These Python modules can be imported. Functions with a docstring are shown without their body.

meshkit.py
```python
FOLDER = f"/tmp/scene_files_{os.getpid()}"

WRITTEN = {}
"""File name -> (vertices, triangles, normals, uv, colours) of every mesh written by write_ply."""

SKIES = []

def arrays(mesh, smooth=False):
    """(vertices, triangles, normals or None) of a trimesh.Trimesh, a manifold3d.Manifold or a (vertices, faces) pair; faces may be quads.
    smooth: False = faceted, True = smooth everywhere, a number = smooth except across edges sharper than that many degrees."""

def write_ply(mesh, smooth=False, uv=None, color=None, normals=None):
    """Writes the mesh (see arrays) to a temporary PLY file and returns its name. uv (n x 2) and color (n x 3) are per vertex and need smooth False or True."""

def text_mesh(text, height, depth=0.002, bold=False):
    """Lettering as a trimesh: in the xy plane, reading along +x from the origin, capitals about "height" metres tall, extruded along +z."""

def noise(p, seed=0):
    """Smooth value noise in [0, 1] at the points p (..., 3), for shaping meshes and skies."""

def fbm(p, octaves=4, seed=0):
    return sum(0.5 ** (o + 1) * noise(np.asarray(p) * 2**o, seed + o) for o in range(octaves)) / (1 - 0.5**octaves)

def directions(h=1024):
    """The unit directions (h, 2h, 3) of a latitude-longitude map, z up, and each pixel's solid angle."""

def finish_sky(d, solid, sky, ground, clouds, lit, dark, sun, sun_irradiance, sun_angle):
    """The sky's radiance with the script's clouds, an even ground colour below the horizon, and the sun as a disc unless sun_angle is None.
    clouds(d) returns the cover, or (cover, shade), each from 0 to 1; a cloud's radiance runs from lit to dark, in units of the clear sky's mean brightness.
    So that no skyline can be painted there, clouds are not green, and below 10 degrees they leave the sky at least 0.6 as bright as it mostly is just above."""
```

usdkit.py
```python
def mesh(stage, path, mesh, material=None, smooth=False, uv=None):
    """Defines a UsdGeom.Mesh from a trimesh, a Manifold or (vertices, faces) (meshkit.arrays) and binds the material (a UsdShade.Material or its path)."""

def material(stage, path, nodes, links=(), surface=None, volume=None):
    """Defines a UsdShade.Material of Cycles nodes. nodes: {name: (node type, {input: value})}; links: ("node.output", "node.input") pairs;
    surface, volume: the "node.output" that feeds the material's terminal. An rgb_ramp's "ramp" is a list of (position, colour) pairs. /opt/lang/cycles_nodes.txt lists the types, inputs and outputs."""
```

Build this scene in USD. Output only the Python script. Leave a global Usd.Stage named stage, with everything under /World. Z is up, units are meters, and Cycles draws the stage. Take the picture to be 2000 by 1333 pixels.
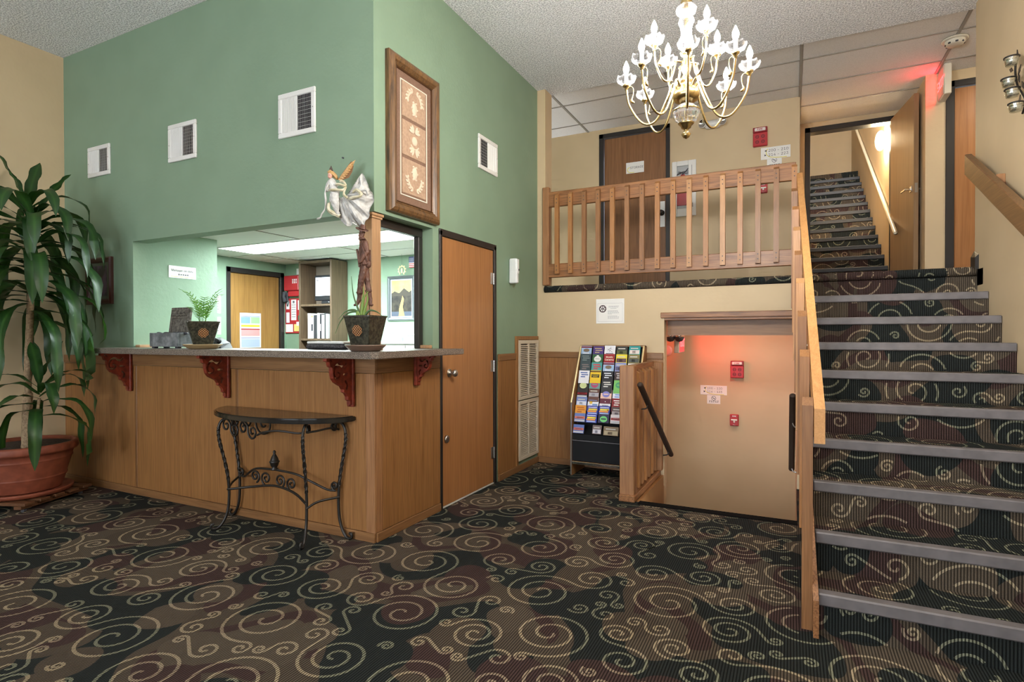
import math, random, numpy as np, trimesh, usdkit, meshkit
import manifold3d as m3
from shapely.geometry import Polygon, Point, box as sbox, LineString
from shapely import affinity, union_all
from pxr import Usd, UsdGeom, UsdLux, UsdShade, Gf, Sdf, Vt
random.seed(7); rng = np.random.default_rng(11)
stage = Usd.Stage.CreateInMemory()
UsdGeom.SetStageUpAxis(stage, 'Z'); UsdGeom.SetStageMetersPerUnit(stage, 1.0)
UsdGeom.Xform.Define(stage, '/World'); UsdGeom.Scope.Define(stage, '/World/Looks')
# ---------------------------------------------------------------- camera, daylight, exposure
FPX, YAW, PIT, ROL, EYE = 1103.5, 0.4595, -0.00943, -0.0016, np.array([0, 0, 1.30])
fw = np.array([-math.sin(YAW)*math.cos(PIT), math.cos(YAW)*math.cos(PIT), math.sin(PIT)])
_r = np.array([math.cos(YAW), math.sin(YAW), 0]); _u = np.cross(_r, fw)
rt = math.cos(ROL)*_r + math.sin(ROL)*_u; up = -math.sin(ROL)*_r + math.cos(ROL)*_u
cam = UsdGeom.Camera.Define(stage, '/World/camera')
M = Gf.Matrix4d(*[float(x) for x in (*rt, 0, *up, 0, *(-fw), 0, *EYE, 1)])
cam.AddTransformOp().Set(M)
cam.CreateHorizontalApertureAttr(36.0); cam.CreateVerticalApertureAttr(24.0)
cam.CreateFocalLengthAttr(36.0*FPX/2000); cam.CreateClippingRangeAttr((0.05, 200)); cam.CreateFStopAttr(0.0)
cam.CreateExposureAttr(0.22)
def matl(name, nodes, links=(), surface='p.BSDF', volume=None):
    return usdkit.material(stage, '/World/Looks/'+name, nodes, links, surface, volume)
dome = UsdLux.DomeLight.Define(stage, '/World/daylight')
dome.CreateIntensityAttr(1.0); dome.CreateColorAttr(Gf.Vec3f(2.6, 2.8, 3.0))
def rect(name, w, h, pos, rot, inten, col):
    l = UsdLux.RectLight.Define(stage, '/World/'+name); l.CreateWidthAttr(w); l.CreateHeightAttr(h)
    l.AddTranslateOp().Set(Gf.Vec3d(*pos)); l.AddRotateXYZOp().Set(Gf.Vec3f(*rot))
    l.CreateIntensityAttr(inten); l.CreateColorAttr(Gf.Vec3f(*col)); l.CreateNormalizeAttr(False)
    return l
ADDED_LOBBY_LAMP, TROFFER, BULB, STAIRLAMP, EXITGLOW = 1.0, 48.0, 1250.0, 200.0, 13.0
# ---------------------------------------------------------------- pixel helper: a point of the photograph on a known plane of the room
def ray(x, y): return (x-1000)/FPX*rt - (y-666.5)/FPX*up + fw
def hit(x, y, ax, v):
    d = ray(x, y); return EYE + d*((v-EYE[ax])/d[ax])
def PX(x, y, v): return hit(x, y, 0, v)
def PY(x, y, v): return hit(x, y, 1, v)
def PZ(x, y, v): return hit(x, y, 2, v)
# ---------------------------------------------------------------- scene tree helpers
used = {}
def uniq(parent, name):
    k = parent+'/'+name; n = used.get(k, 0); used[k] = n+1
    return k if n == 0 else f'{k}_{n:03d}'
def keys(prim, label=None, cat=None, group=None, kind=None):
    for k, v in (('label', label), ('category', cat), ('group', group), ('kind', kind)):
        if v: prim.SetCustomDataByKey(k, v)
def cat_(ms):
    vs, fs, n = [], [], 0
    for m in ms:
        v, f, _ = meshkit.arrays(m); vs.append(v); fs.append(f+n); n += len(v)
    return trimesh.Trimesh(np.vstack(vs), np.vstack(fs), process=False)
class Thing:
    """An Xform at a thing's base; parts are given in world coordinates (or local with local=True)."""
    def __init__(s, name, loc, label=None, cat=None, group=None, kind=None, rotz=0.0, parent='/World'):
        s.path = uniq(parent, name); s.loc = np.array(loc, float); s.rotz = rotz
        x = UsdGeom.Xform.Define(stage, s.path); x.AddTranslateOp().Set(Gf.Vec3d(*map(float, loc)))
        if rotz: x.AddRotateZOp().Set(math.degrees(rotz))
        s.prim = x.GetPrim(); keys(s.prim, label, cat, group, kind)
    def add(s, name, mesh, mat, smooth=False, label=None, kind=None, sub=None, local=False, uv=None):
        p = uniq(sub or s.path, name)
        v, f, _ = meshkit.arrays(mesh)
        if not local and sub is None:
            v = v - s.loc
            if s.rotz:
                c, q = math.cos(-s.rotz), math.sin(-s.rotz); v = np.stack([v[:, 0]*c-v[:, 1]*q, v[:, 0]*q+v[:, 1]*c, v[:, 2]], 1)
        elif not local: v = v - s.loc
        m = usdkit.mesh(stage, p, trimesh.Trimesh(v, f, process=False), mat, smooth, uv)
        keys(m.GetPrim(), label, None, None, kind); return p
def solo(name, mesh, mat, label=None, cat=None, group=None, kind=None, smooth=False):
    p = uniq('/World', name); m = usdkit.mesh(stage, p, mesh, mat, smooth); keys(m.GetPrim(), label, cat, group, kind); return p
def under(path, name, mesh, mat, smooth=False, label=None, kind=None):
    p = uniq(path, name); m = usdkit.mesh(stage, p, mesh, mat, smooth); keys(m.GetPrim(), label, None, None, kind); return p
def copy_of(t, loc, rotz=0.0, label=None, cat=None, group=None):
    name = t.path.split('/')[-1]
    import re
    p = uniq('/World', re.sub(r'_\d{3}$', '', name)); x = UsdGeom.Xform.Define(stage, p)
    x.AddTranslateOp().Set(Gf.Vec3d(*map(float, loc)))
    if rotz: x.AddRotateZOp().Set(math.degrees(rotz))
    pr = x.GetPrim(); pr.GetReferences().AddInternalReference(t.path); pr.SetInstanceable(True)
    was = t.prim.GetCustomData(); keys(pr, label or was.get('label'), cat or was.get('category'), group or was.get('group'))
    return pr
# ---------------------------------------------------------------- shape helpers
def bx(x0, x1, y0, y1, z0, z1):
    b = trimesh.creation.box([abs(x1-x0), abs(y1-y0), abs(z1-z0)]); b.apply_translation([(x0+x1)/2, (y0+y1)/2, (z0+z1)/2]); return b
def bev(x0, x1, y0, y1, z0, z1, r=0.004):
    x0, x1, y0, y1, z0, z1 = min(x0, x1), max(x0, x1), min(y0, y1), max(y0, y1), min(z0, z1), max(z0, z1)
    r = min(r, (x1-x0)*.45, (y1-y0)*.45, (z1-z0)*.45); pts = []
    for a in range(3):
        q = [r]*3; q[a] = 0
        for x in (x0+q[0], x1-q[0]):
            for y in (y0+q[1], y1-q[1]):
                for z in (z0+q[2], z1-q[2]): pts.append((x, y, z))
    return trimesh.convex.convex_hull(np.array(pts))
def hullpts(p): return trimesh.convex.convex_hull(np.array(p, float))
def tube(pts, r, n=8, caps=True):
    pts = np.array(pts, float); k = len(pts); r = np.full(k, r) if np.ndim(r) == 0 else np.array(r)
    t = np.gradient(pts, axis=0); t /= np.maximum(np.linalg.norm(t, axis=1, keepdims=True), 1e-9)
    a = np.array([0, 0, 1.0]) if abs(t[0][2]) < .9 else np.array([1.0, 0, 0]); u = np.cross(t[0], a); u /= np.linalg.norm(u)
    vs = []
    for i in range(k):
        u = u - t[i]*(u@t[i]); u /= np.linalg.norm(u); w = np.cross(t[i], u)
        th = np.arange(n)/n*2*np.pi; vs.append(pts[i]+r[i]*(np.cos(th)[:, None]*u+np.sin(th)[:, None]*w))
    v = np.vstack(vs); f = []
    for i in range(k-1):
        for j in range(n):
            a_, b_ = i*n+j, i*n+(j+1) % n; f += [(a_, b_, b_+n), (a_, b_+n, a_+n)]
    if caps:
        v = np.vstack([v, pts[0], pts[-1]]); c0, c1 = len(v)-2, len(v)-1
        for j in range(n): f += [(c0, (j+1) % n, j), (c1, (k-1)*n+j, (k-1)*n+(j+1) % n)]
    return trimesh.Trimesh(v, f, process=False)
def lathe(prof, n=24, c=(0, 0, 0)):
    prof = np.array(prof, float); k = len(prof); th = np.arange(n)/n*2*np.pi
    v = np.concatenate([np.stack([p[0]*np.cos(th), p[0]*np.sin(th), np.full(n, p[1])], 1) for p in prof])+np.array(c, float); f = []
    for i in range(k-1):
        for j in range(n):
            a_, b_ = i*n+j, i*n+(j+1) % n; f += [(a_, b_, b_+n), (a_, b_+n, a_+n)]
    return trimesh.Trimesh(v, f, process=False)
def bez(p, n=12):
    """Catmull-Rom through points."""
    p = np.array(p, float); q = np.vstack([2*p[0]-p[1], p, 2*p[-1]-p[-2]]); out = []
    for i in range(1, len(q)-2):
        for t in np.linspace(0, 1, n, endpoint=False):
            out.append(.5*((2*q[i])+(-q[i-1]+q[i+1])*t+(2*q[i-1]-5*q[i]+4*q[i+1]-q[i+2])*t*t+(-q[i-1]+3*q[i]-3*q[i+1]+q[i+2])*t**3))
    out.append(p[-1]); return np.array(out)
def prism(poly, h):
    gs = getattr(poly, 'geoms', [poly]); return cat_([trimesh.creation.extrude_polygon(g, h, engine='earcut') for g in gs if g.area > 1e-9])
def place(mesh, o, ex, ey, ez=None):
    """Maps a mesh's x,y,z to the directions ex, ey, ez from o."""
    v, f, _ = meshkit.arrays(mesh); ex, ey = np.array(ex, float), np.array(ey, float); ez = np.cross(ex, ey) if ez is None else np.array(ez, float)
    w = np.array(o, float)+v[:, :1]*ex+v[:, 1:2]*ey+v[:, 2:3]*ez
    if np.dot(np.cross(ex, ey), ez) < 0: f = f[:, ::-1]
    return trimesh.Trimesh(w, f, process=False)
FRONT = dict(ex=(1, 0, 0), ey=(0, 0, 1))          # a face looking at the camera along -y (x right, z up)
SIDE = dict(ex=(0, 1, 0), ey=(0, 0, 1))           # a face looking along +x  (y right, z up)
def text(s, h, o, depth=.001, bold=False, ex=(1, 0, 0), ey=(0, 0, 1), center=False):
    m = meshkit.text_mesh(s, h, depth, bold)
    if center: m.apply_translation([-m.bounds[:, 0].mean(), 0, 0])
    return place(m, o, ex, ey)
# ---------------------------------------------------------------- materials
def lin(r, g, b):
    return tuple(((c/255/12.92) if c/255 <= .04045 else ((c/255+.055)/1.055)**2.4) for c in (r, g, b))
mcache = {}
def plain(name, rgb, rough=.5, metal=0.0, spec=.5, emit=None, estr=0, **kw):
    if name in mcache: return mcache[name]
    d = {'base_color': rgb, 'roughness': rough, 'metallic': metal, 'specular_ior_level': spec}; d.update(kw)
    if emit: d.update(emission_color=emit, emission_strength=estr)
    mcache[name] = matl(name, {'p': ('principled_bsdf', d)}); return mcache[name]
def speck(name, a, b, scale, rough=.6, bump=.0, bdist=.002, bscale=None, spec=.4, lo=.35, hi=.65, detail=3):
    n = {'g': ('geometry', {}), 't': ('noise_texture', {'scale': scale, 'detail': detail}), 'r': ('rgb_ramp', {'ramp': [(lo, a), (hi, b)]}),
         'p': ('principled_bsdf', {'roughness': rough, 'specular_ior_level': spec})}
    l = [('g.position', 't.vector'), ('t.fac', 'r.fac'), ('r.color', 'p.base_color')]
    if bump:
        n['t2'] = ('noise_texture', {'scale': bscale or scale, 'detail': 2}); n['b'] = ('bump', {'strength': bump, 'distance': bdist})
        l += [('g.position', 't2.vector'), ('t2.fac', 'b.height'), ('b.normal', 'p.normal')]
    mcache[name] = matl(name, n, l); return mcache[name]
def wood(name, a, b, axis='z', scale=26, stretch=.045, rough=.42, ring=.35, spec=.45):
    sc = [scale]*3; sc['xyz'.index(axis)] = scale*stretch
    s2 = [160]*3; s2['xyz'.index(axis)] = 5
    n = {'g': ('geometry', {}), 'm': ('mapping', {'scale': tuple(sc)}), 'm2': ('mapping', {'scale': tuple(s2)}),
         't': ('noise_texture', {'scale': 1.0, 'detail': 4, 'roughness': .6, 'distortion': 1.2}), 't2': ('noise_texture', {'scale': 1.0, 'detail': 2}),
         'mx': ('mix_float', {'fac': ring}), 'r': ('rgb_ramp', {'ramp': [(.33, a), (.5, tuple((x+y)/2 for x, y in zip(a, b))), (.68, b)]}),
         'bm': ('bump', {'strength': .12, 'distance': .0006}), 'p': ('principled_bsdf', {'roughness': rough, 'specular_ior_level': spec})}
    l = [('g.position', 'm.vector'), ('g.position', 'm2.vector'), ('m.vector', 't.vector'), ('m2.vector', 't2.vector'), ('t.fac', 'mx.a'), ('t2.fac', 'mx.b'),
         ('mx.result', 'r.fac'), ('r.color', 'p.base_color'), ('mx.result', 'bm.height'), ('bm.normal', 'p.normal')]
    mcache[name] = matl(name, n, l); return mcache[name]
GREEN = speck('green_paint', (.205, .30, .208), (.217, .315, .22), 3, .62, .35, .003, 38)
TEAL = GREEN
YELLOW = speck('yellow_paint', (.54, .42, .262), (.57, .445, .28), 3, .6, .3, .003, 34)
POPCORN = speck('popcorn_ceiling', (.56, .575, .60), (.98, .985, 1.0), 84, .9, 1.0, .016, 84, .1, .38, .62, 2)
CTILE = speck('acoustic_tile', (.66, .65, .635), (.78, .77, .755), 190, .9, .3, .002, 190, .1, .40, .48)
CGRID = plain('ceiling_grid', (.30, .28, .25), .6)
OTILE = speck('office_tile', (.66, .66, .62), (.74, .74, .70), 190, .9, .2, .002, 190, .1)
PANEL = wood('oak_panel', lin(122, 82, 44), lin(160, 114, 68), 'z', 52, .035)
PANELX = wood('oak_board_x', lin(110, 76, 46), lin(146, 106, 68), 'x', 20, .06)
PANELY = wood('oak_board_y', lin(110, 76, 46), lin(146, 106, 68), 'y', 20, .06)
DOORWOOD = wood('door_veneer', lin(146, 98, 58), lin(172, 120, 74), 'z', 24, .03, .35)
DOORDARK = wood('door_veneer_dark', lin(112, 76, 46), lin(146, 102, 66), 'z', 26, .04, .4)
DOORGREY = wood('door_veneer_grey', lin(136, 108, 78), lin(158, 128, 94), 'z', 30, .03, .4)
OAKX = wood('oak_x', lin(92, 58, 32), lin(172, 120, 76), 'x', 34, .06, .4, .5)
OAKY = wood('oak_y', lin(92, 58, 32), lin(172, 120, 76), 'y', 34, .06, .4, .5)
OAKZ = [wood('oak_z_%s' % k, lin(*a), lin(*b), 'z', 30, .06, .42, .45) for k, a, b in (('honey', (140, 94, 50), (174, 122, 74)), ('brown', (116, 78, 44), (154, 108, 68)), ('pale', (156, 112, 70), (190, 144, 98)))]
PALEPOST = wood('pale_post', lin(158, 122, 88), lin(188, 150, 112), 'z', 30, .04, .45, .4)
OAKPOST = wood('oak_post', lin(128, 88, 56), lin(168, 122, 82), 'z', 30, .05, .45, .4)
BLACKTRIM = plain('black_trim', (.018, .015, .014), .4)
WHITE = plain('white_enamel', (.72, .72, .70), .4)
PAPER = plain('paper', (.78, .78, .76), .8)
INK = plain('ink', (.05, .05, .06), .7)
STEEL = plain('brushed_steel', (.50, .49, .47), .32, 1.0)
CHROME = plain('chrome', (.75, .75, .75), .12, 1.0)
RED = plain('fire_red', (.42, .022, .03), .4)
NOSING = speck('nosing_metal', (.125, .115, .118), (.165, .15, .155), 14, .45, 0, spec=.6)
NOSINGD = plain('nosing_dark', (.022, .024, .029), .5)
BLACKIRON = plain('wrought_iron', (.035, .032, .03), .38, .6)
# carpet: four-colour patches with round borders, ribbed loops along y (and up the risers)
def carpet(name, swirl=False):
    n = {'g': ('geometry', {}), 's': ('separate_xyz', {}), 'a': ('math', {'math_type': 'add'}), 'c': ('combine_xyz', {}),
         'w': ('noise_texture', {'scale': 1.7, 'detail': 1}), 'wm': ('vector_math', {'math_type': 'multiply_add', 'vector2': (.22, .22, 0), 'vector3': (0, 0, 0)}),
         'v': ('voronoi_texture', {'scale': 3.1, 'dimensions': '2D', 'feature': 'f1', 'randomness': .85}), 'sc': ('separate_color', {}),
         'in': ('math', {'math_type': 'less_than', 'value2': .40}), 'nz': ('noise_texture', {'scale': 2.1, 'detail': 0}), 'nr': ('map_range', {'from_min': .34, 'from_max': .66, 'clamp': True}), 'pk': ('mix_float', {}),
         'x1': ('math', {'math_type': 'multiply', 'value2': 1/.0115}), 'fr': ('math', {'math_type': 'pingpong', 'value2': .5}),
         'gr': ('map_range', {'range_type': 'smoothstep', 'from_min': .06, 'from_max': .36, 'to_min': .25 if not swirl else .12, 'to_max': 1.0}),
         'fz': ('noise_texture', {'scale': 420, 'detail': 1}), 'fzr': ('map_range', {'from_min': .3, 'from_max': .7, 'to_min': .72, 'to_max': 1.2}),
         'mu': ('math', {'math_type': 'multiply'}), 'cm': ('mix_color', {'blend_type': 'multiply', 'fac': 1.0}),
         'b': ('bump', {'strength': .6, 'distance': .004}), 'p': ('principled_bsdf', {'roughness': .95, 'specular_ior_level': .12})}
    dk, br, ma, tp = lin(45, 49, 48), lin(91, 81, 70), lin(77, 60, 57), lin(98, 88, 76)
    if swirl: dk, br, ma, tp = lin(134, 136, 116), lin(176, 160, 132), lin(158, 140, 120), lin(178, 162, 136)
    n['r'] = ('rgb_ramp', {'ramp': [(0, dk), (.36, br), (.58, ma), (.82, tp)], 'interpolate': False})
    l = [('g.position', 's.vector'), ('s.y', 'a.value1'), ('s.z', 'a.value2'), ('s.x', 'c.x'), ('a.value', 'c.y'), ('c.vector', 'w.vector'),
         ('w.color', 'wm.vector1'), ('c.vector', 'wm.vector3'), ('wm.vector', 'v.vector'), ('v.color', 'sc.color'), ('sc.r', 'pk.b'), ('v.distance', 'in.value1'), ('in.value', 'pk.fac'), ('c.vector', 'nz.vector'), ('nz.fac', 'nr.value'), ('nr.result', 'pk.a'), ('pk.result', 'r.fac'),
         ('s.x', 'x1.value1'), ('x1.value', 'fr.value1'), ('fr.value', 'gr.value'), ('g.position', 'fz.vector'), ('fz.fac', 'fzr.value'),
         ('gr.result', 'mu.value1'), ('fzr.result', 'mu.value2'), ('r.color', 'cm.a'), ('mu.value', 'cm.b'), ('cm.result', 'p.base_color'),
         ('gr.result', 'b.height'), ('b.normal', 'p.normal')]
    return matl(name, n, l)
CARPET, SWIRL = carpet('carpet'), carpet('carpet_swirl_yarn', True)
# ---------------------------------------------------------------- main planes of the place
XC, YC, YB, YF, YD = -2.344, 2.794, 5.33, 6.93, 7.86     # office side wall, office front wall, balcony front, storage wall, stair door wall
XL, XR, ZC, ZB, ZD, ZO = -5.89, 1.245, 3.81, 1.79, 3.90, 2.21   # left wall, right wall, ceiling, balcony floor, balcony drop ceiling, office ceiling
YR = -4.2                                                  # rear wall behind the camera
ZT = 1.208
def struct(name, mesh, m, smooth=False): return solo(name, mesh, m, kind='structure', smooth=smooth)
def swirl_lines():
    g = np.random.default_rng(5); X0, X1, Y0, Y1 = -6.1, 1.5, .4, 9.9
    C = np.zeros((0, 3))
    for R, tries in ((.185, 420), (.16, 1000), (.135, 1800), (.11, 2600), (.085, 3600), (.062, 6000), (.045, 9000), (.032, 12000)):
        P = g.uniform((X0, Y0), (X1, Y1), (tries, 2))
        for p in P:
            r = R*g.uniform(.92, 1.06)
            if len(C) == 0 or (np.hypot(*(C[:, :2]-p).T) > C[:, 2]+r+.002).all(): C = np.vstack([C, [*p, r]])
    N = len(C); mate = -np.ones(N, int)
    D = np.hypot(C[:, None, 0]-C[None, :, 0], C[:, None, 1]-C[None, :, 1])-C[:, 2][:, None]-C[:, 2][None]
    np.fill_diagonal(D, 9)
    for i in np.argsort(-C[:, 2]):
        if mate[i] < 0:
            for j in np.argsort(D[i]+.25*np.abs(C[:, 2]-.085))[:8]:
                if mate[j] < 0 and D[i, j] < .15: mate[i] = j; mate[j] = i; break
    def spiral(c, R, a_end, hand):
        turns = 2.3 if R > .12 else 1.9 if R > .08 else 1.35
        th = np.linspace(0, turns*2*np.pi, int(14+turns*(14 if R < .08 else 22))); r = R*(.07+.93*(th/th[-1])**.92)
        ang = a_end-hand*(th[-1]-th); return np.stack([c[0]+r*np.cos(ang), c[1]+r*np.sin(ang)], 1)
    L, done = [], np.zeros(N, bool)
    for i in range(N):
        if done[i]: continue
        j = mate[i]; hand = 1 if g.random() < .5 else -1; c, R = C[i, :2], C[i, 2]
        if j < 0:
            a = g.uniform(0, 6.28); s = spiral(c, R, a, hand); k = np.linspace(0, 1.1, 10)[1:]
            tail = np.stack([c[0]+R*(1+.14*k)*np.cos(a+hand*k), c[1]+R*(1+.14*k)*np.sin(a+hand*k)], 1); L.append(np.vstack([s, tail])); done[i] = True
        else:
            c2, R2 = C[j, :2], C[j, 2]; d = c2-c; dist = np.hypot(*d); base = math.atan2(d[1], d[0]); al = math.acos(min(1, (R+R2)/dist))
            a1 = base-hand*al; a2 = a1+np.pi
            L.append(np.vstack([spiral(c, R, a1, hand), spiral(c2, R2, a2, hand)[::-1]])); done[i] = done[j] = True
    return L, C
SW, SWC = swirl_lines()
def ribbon(lines, fn, w=.014, clip=None):
    """Flat strips of pile along the lines; fn maps pattern (u, v) to points; clip = (u0, u1, v0, v1)."""
    vs, fs, n = [], [], 0
    for ln in lines:
        d = np.gradient(ln, axis=0); d /= np.maximum(np.hypot(*d.T)[:, None], 1e-9); nn = np.stack([-d[:, 1], d[:, 0]], 1)*w/2
        a, b = ln-nn, ln+nn; ok = np.ones(len(ln), bool)
        if clip: ok = (np.minimum(a, b)[:, 0] > clip[0]) & (np.maximum(a, b)[:, 0] < clip[1]) & (np.minimum(a, b)[:, 1] > clip[2]) & (np.maximum(a, b)[:, 1] < clip[3])
        if not ok.any(): continue
        v = np.empty((2*len(ln), 2)); v[0::2], v[1::2] = a, b
        f = [(2*i, 2*i+2, 2*i+1) for i in range(len(ln)-1) if ok[i] and ok[i+1]]+[(2*i+1, 2*i+2, 2*i+3) for i in range(len(ln)-1) if ok[i] and ok[i+1]]
        if not f: continue
        vs.append(v); fs.append(np.array(f)+n); n += len(v)
    v = np.vstack(vs); return trimesh.Trimesh(fn(v), np.vstack(fs), process=False)
def floormap(z): return lambda p: np.stack([p[:, 0], p[:, 1], np.full(len(p), z)], 1)
# ---------------------------------------------------------------- floor (with the stairwell hole), pattern clipped piece by piece
YE = 4.365                                                 # edge of the floor at the stairs going down
fl = Thing('floor', (0, 0, 0), kind='structure')
fl.add('carpet', cat_([bx(XL, XC, YR, YC-.001, -.1, 0), bx(XC, -1.09, YR, YB, -.1, 0), bx(-1.09, .04, YR, YE+.015, -.1, 0), bx(.04, XR, YR, YB, -.1, 0)]), CARPET)
pts = []
for rc in ((XL, XC-.001, .4, YC-.03), (XC-.001, -1.10, .4, YB-.03), (-1.10, .042, .4, YE-.012), (.042, XR, .4, 2.72)):
    pts.append(ribbon(SW, floormap(.0012), clip=rc))
def ribbon_region(lines, inside, z, w=.0145):
    out = []
    for ln in lines:
        ok = np.array([inside(x, y) for x, y in ln]); k = 0
        while k < len(ln):
            if ok[k]:
                e = k
                while e < len(ln) and ok[e]: e += 1
                if e-k > 1: out.append(ln[k:e])
                k = e
            else: k += 1
    return ribbon(out, floormap(z), w)
def infloor(x, y):
    if x < XL+.02 or x > XR-.01 or y < .4: return False
    if x < XC+.01: return y < YC-.045
    if x < -1.12: return y < YB-.03
    if x < .04: return y < YE-.06
    return y < 2.74
fl.add('carpet_swirl', ribbon_region(SW, infloor, .0012), SWIRL, kind='stuff')
# ---------------------------------------------------------------- walls
struct('wall_left', bx(XL-.12, XL, YR, YB, 0, ZC), YELLOW)
struct('wall_front', cat_([bx(XL, -4.865, YC, YC+.12, 0, ZC), bx(-4.865, XC, YC, YC+.12, 2.082, ZC), bx(-4.865, XC, YC, YC+.12, 0, 1.165)]), GREEN)
DY0, DY1, DZ1 = 3.515, 4.405, 2.085
struct('wall_side', cat_([bx(XC-.12, XC, YC+.12, DY0, 2.082, ZC), bx(XC-.12, XC, 3.436, DY0, 0, 2.082), bx(XC-.12, XC, YC+.12, 3.436, 0, 1.165),
                          bx(XC-.12, XC, DY0, DY1, DZ1, ZC), bx(XC-.12, XC, DY1, YB, 0, ZC)]), GREEN)
struct('wall_back', cat_([bx(XC-.12, -1.06, YB, YB+.12, -.1, 1.745), bx(-1.06, .04, YB, YB+.12, 1.505, 1.745), bx(XC-.12, -2.255, YB, YB+.17, 1.745, ZC)]), YELLOW)
struct('wall_right', bx(XR, XR+.12, YR, 5.41, 0, ZC), YELLOW)
# rear wall of the lobby with two unseen windows, added wide to let in daylight
struct('wall_rear', cat_([bx(XL, -4.9, YR-.12, YR, 0, ZC), bx(-4.9, XR, YR-.12, YR, 2.75, ZC), bx(-4.9, XR, YR-.12, YR, 0, .45), bx(-2.6, -2.1, YR-.12, YR, .45, 2.75), bx(.6, XR, YR-.12, YR, .45, 2.75)]), YELLOW)
for a, b in ((-4.9, -2.6), (-2.1, .6)):
    w = Thing('added_window_1' if a < -3 else 'added_window_2', (a, YR-.06, .45), kind='structure')
    w.add('window_frame', cat_([bx(a, b, YR-.1, YR-.02, .45, .52), bx(a, b, YR-.1, YR-.02, 2.68, 2.75), bx(a, a+.07, YR-.1, YR-.02, .52, 2.68), bx(b-.07, b, YR-.1, YR-.02, .52, 2.68), bx((a+b)/2-.03, (a+b)/2+.03, YR-.1, YR-.02, .52, 2.68)]), BLACKTRIM)
struct('ceiling', cat_([bx(XL-.12, XR+.12, YR-.12, 5.50, ZC, ZC+.1), bx(-3.72, 3.1, 5.47, 5.50, ZC+.001, ZD+.08)]), POPCORN)
# balcony level: storage wall (runs down into the lower stairwell), recess with the stair door, corridor to the right
DSX0, DSX1, DSZ = -2.135, -1.36, 3.77                      # storage door leaf
struct('wall_storage', cat_([bx(-3.6, -2.19, YF, YF+.12, -1.9, ZD+.029), bx(-1.315, .075, YF, YF+.12, -1.9, ZD+.029), bx(-2.19, -1.315, YF, YF+.12, 3.83, ZD+.029), bx(-2.19, -1.315, YF, YF+.12, -1.9, ZB), bx(-.045, .075, YF+.12, YD, ZB, ZD+.029)]), YELLOW)
struct('wall_corridor', cat_([bx(1.196, 1.36, YF, YF+.12, ZB, ZD+.029), bx(1.36, 2.30, YF, YF+.12, 3.80, ZD+.029), bx(2.3, 3.0, YF, YF+.12, ZB, ZD+.029), bx(1.196, 1.30, YF+.12, YD, ZB, ZD+.029), bx(3.0, 3.12, 5.2, YF, ZB-.12, ZD+.1), bx(XR+.121, 3.12, 5.08, 5.2, ZB-.12, ZD+.1)]), YELLOW)
struct('wall_stair_door', cat_([bx(.075, .14, YD, YD+.12, ZB, ZD+.029), bx(.14, 1.08, YD, YD+.12, 3.845, ZD+.029), bx(1.08, 1.196, YD, YD+.12, ZB, ZD+.029)]), YELLOW)
struct('floor_balcony', cat_([bx(XC-.12, .04, YB+.015, YF+.001, 1.746, ZB), bx(.04, XR+.001, YB+.015, YF, ZB-.12, ZB), bx(XR, 3.0, 5.2, YF, ZB-.12, ZB), bx(.075, 1.196, YF, 7.9, ZB-.12, ZB)]), CARPET)
struct('wall_balcony_left', bx(-3.72, -3.6, 5.2, YF, -1.9, ZD), YELLOW)
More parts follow.
